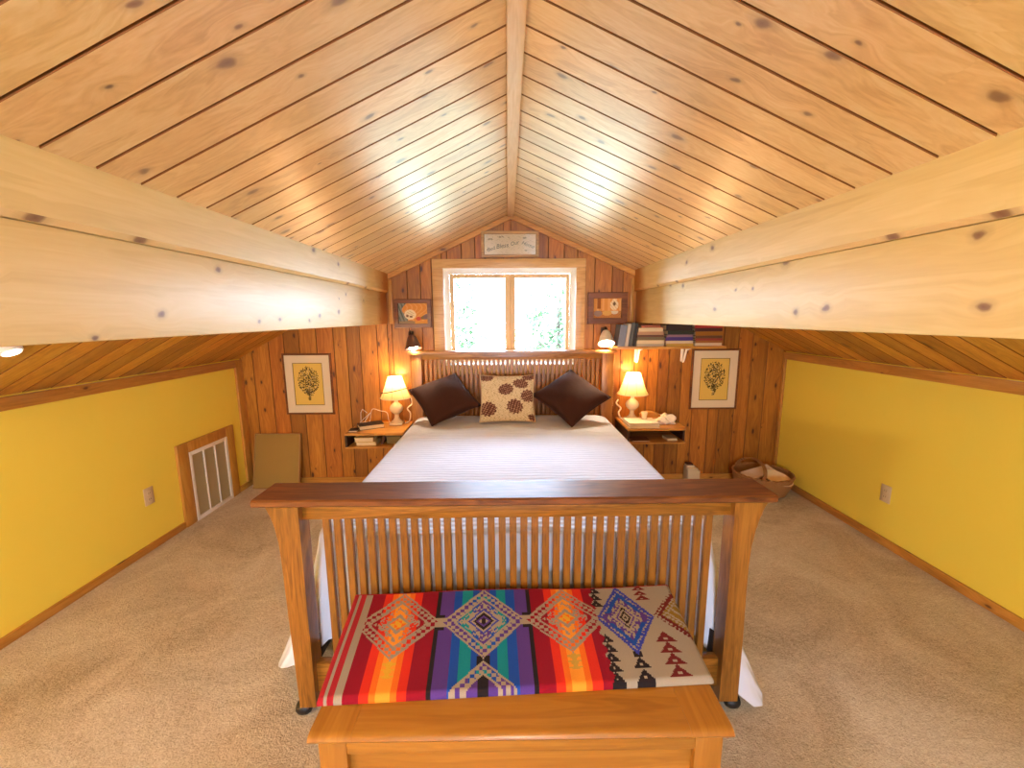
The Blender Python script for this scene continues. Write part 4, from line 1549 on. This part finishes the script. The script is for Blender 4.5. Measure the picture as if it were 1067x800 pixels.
# ------------------------------------------------------------------ lamps behind the photographer: floor lamp from its shadow, pendant added for fill
fl_ = thing('floor_lamp', 'bronze floor lamp with a frosted globe behind the photographer', 'lamp', (-1.8, -.6, 0))
link('base', lathe(NB(), [(.14, 0), (.14, .015), (.05, .03), (.014, .045)], 32), M_darkmetal, fl_)
link('pole', lathe(NB(), [(.011, .04), (.011, 1.10)], 16), M_darkmetal, fl_)
link('collar', lathe(NB(), [(.03, 1.09), (.04, 1.11), (.04, 1.125)], 20), M_darkmetal, fl_)
link('globe', lathe(NB(), [(.03, 1.125), (.062, 1.15), (.08, 1.20), (.062, 1.25), (.02, 1.28)], 32), emit('frosted_globe', rgb(255, 236, 206), 190), fl_)

def light(name, kind, loc, energy, col, size, target=None, **kw):
    L = bpy.data.lights.new(name, kind)
    L.energy = energy
    L.color = col
    if kind == 'AREA':
        L.shape = 'RECTANGLE'
        L.size, L.size_y = size
    else:
        L.shadow_soft_size = size
    for k, v in kw.items():
        setattr(L, k, v)
    o = bpy.data.objects.new(name, L)
    C.objects.link(o)
    o.location = loc
    if target is not None:
        o.rotation_euler = (Vector(target) - Vector(loc)).to_track_quat('-Z', 'Y').to_euler()
    return o
# unseen pendant added on the ridge behind the camera to brighten the room
pd = thing('fill_pendant', 'white glass pendant lamp added behind the photographer to brighten the loft', 'lamp', (RX, -.95, 1.98))
link('globe', lathe(NB(), [(.03, .11), (.08, .09), (.115, .03), (.115, -.03), (.08, -.09), (.02, -.115)], 32), emit('fill_pendant_glass', rgb(255, 232, 200), 3.0), pd)
link('stem', lathe(NB(), [(.008, .10), (.008, .33)], 12), M_darkmetal, pd)
light('pendant_fill', 'POINT', (RX, -.95, 1.83), 26, (1, .92, .78), .10)

# daylight through the front window and the added rear one: sky with portals in the openings
for nm, loc, size, tgt in (('front_window_portal', ((WX0 + WX1) / 2, YF + .16, (WZ0 + WZ1) / 2), (WX1 - WX0, WZ1 - WZ0), (0.02, 0, 1.5)),
                           ('rear_fill_portal', ((VX0 + VX1) / 2, YB - .11, (VZ0 + VZ1) / 2), (VX1 - VX0, VZ1 - VZ0), (0.025, 0, 1.25))):
    o = light(nm, 'AREA', loc, 1, (1, 1, 1), size)
    o.rotation_euler = (R(-90), 0, 0) if 'front' in nm else (R(90), 0, 0)
    o.data.cycles.is_portal = True

w = bpy.data.worlds.new('overcast_sky')
w.use_nodes = True
bg = w.node_tree.nodes['Background']
bg.inputs[0].default_value = (.62, .78, 1.0, 1)
bg.inputs[1].default_value = 24
bpy.context.scene.world = w

# ------------------------------------------------------------------ outside
t = MT('meadow_grass')
t.l(t.mix(t.noise(t.obj(), 1.5, 4), rgb(86, 92, 72), rgb(104, 110, 86)), t.b.inputs['Base Color'])
t.set(Roughness=.9)
bm = NB()
bx(bm, -30, 30, 5, 60, -3.2, -3.0)
struct('ground_outside', bm, t.m)
def leaf_mat(name, a, b):
    t = MT(name)
    t.l(t.mix(t.n('ShaderNodeNewGeometry').outputs['Random Per Island'], a, b), t.b.inputs['Base Color'])
    t.set(Roughness=.6)
    return t.m
M_leaf = leaf_mat('spring_leaves', rgb(40, 66, 40), rgb(64, 88, 50))
M_bark = plain('bark', rgb(60, 50, 40), .9)
def tree(name, label, x, y, h, rad, seed):
    random.seed(seed)
    t_ = thing(name, label, 'tree', (x, y, -3.0), (0, 0, 0), 'trees outside the window')
    bm = NB()
    tube(bm, [(0, 0, 0), (.05, .03, h * .3), (-.04, .0, h * .6), (.02, 0, h * .95)], .16, 8, True, .03)
    for k in range(9):
        a = random.uniform(0, 6.28)
        z0 = h * random.uniform(.3, .75)
        tube(bm, [(0, 0, z0), (math.cos(a) * rad * .4, math.sin(a) * rad * .4, z0 + .3), (math.cos(a) * rad * .8, math.sin(a) * rad * .8, z0 + .8)], .05, 6, True, .012)
    link('trunk', bm, M_bark, t_)
    bm = NB()
    for _ in range(2600):
        a, cz = random.uniform(0, 6.28), random.uniform(-1, 1)
        rr = random.random() ** .4
        q = math.sqrt(1 - cz * cz)
        p = Vector((rr * q * math.cos(a) * rad, rr * q * math.sin(a) * rad, h * .62 + rr * cz * h * .38))
        M = Matrix.Translation(p) @ Matrix.Rotation(random.uniform(0, 6.28), 4, Vector((random.gauss(0, 1), random.gauss(0, 1), random.gauss(0, 1))).normalized())
        s = random.uniform(.07, .13)
        vs = [bm.verts.new(M @ Vector(c)) for c in ((-s, 0, 0), (0, -s * .5, s * .1), (s, 0, 0), (0, s * .5, s * .1))]
        bm.faces.new(vs)
    link('crown', bm, M_leaf, t_, False)
tree('garden_tree', 'sunlit pale green tree filling the left window pane', -2.0, 10.5, 6.3, 1.5, 1)
tree('garden_tree.001', 'pale green tree low in the right window pane', 1.6, 13.0, 5.6, 1.5, 2)

# ------------------------------------------------------------------ camera and view
A = ((0.9999297832304601, -0.010071719394589257, -0.0062441234069837296),
     (-0.00777555693929291, -0.16000514716119113, -0.9870855553578978),
     (0.008942556847389977, 0.987064796936028, -0.16007222534427695))
cd = bpy.data.cameras.new('camera')
cam = bpy.data.objects.new('camera', cd)
C.objects.link(cam)
right, down, fwd = Vector(A[0]), Vector(A[1]), Vector(A[2])
m = Matrix((right, -down, -fwd)).transposed().to_4x4()
cam.matrix_world = Matrix.Translation((0, 0, 1.5)) @ m
cd.sensor_fit = 'HORIZONTAL'
cd.sensor_width = 36
cd.lens = 431.725 / 1067 * 36
cd.clip_start = .02
sc = bpy.context.scene
sc.camera = cam
vs = sc.view_settings
vs.view_transform = 'Standard'
vs.look = 'None'
vs.gamma = 1
vs.use_curve_mapping = False
vs.exposure = 1.3
sc.cycles.use_denoising = True
sc.cycles.max_bounces = 10
sc.cycles.diffuse_bounces = 6
sc.cycles.sample_clamp_indirect = 6
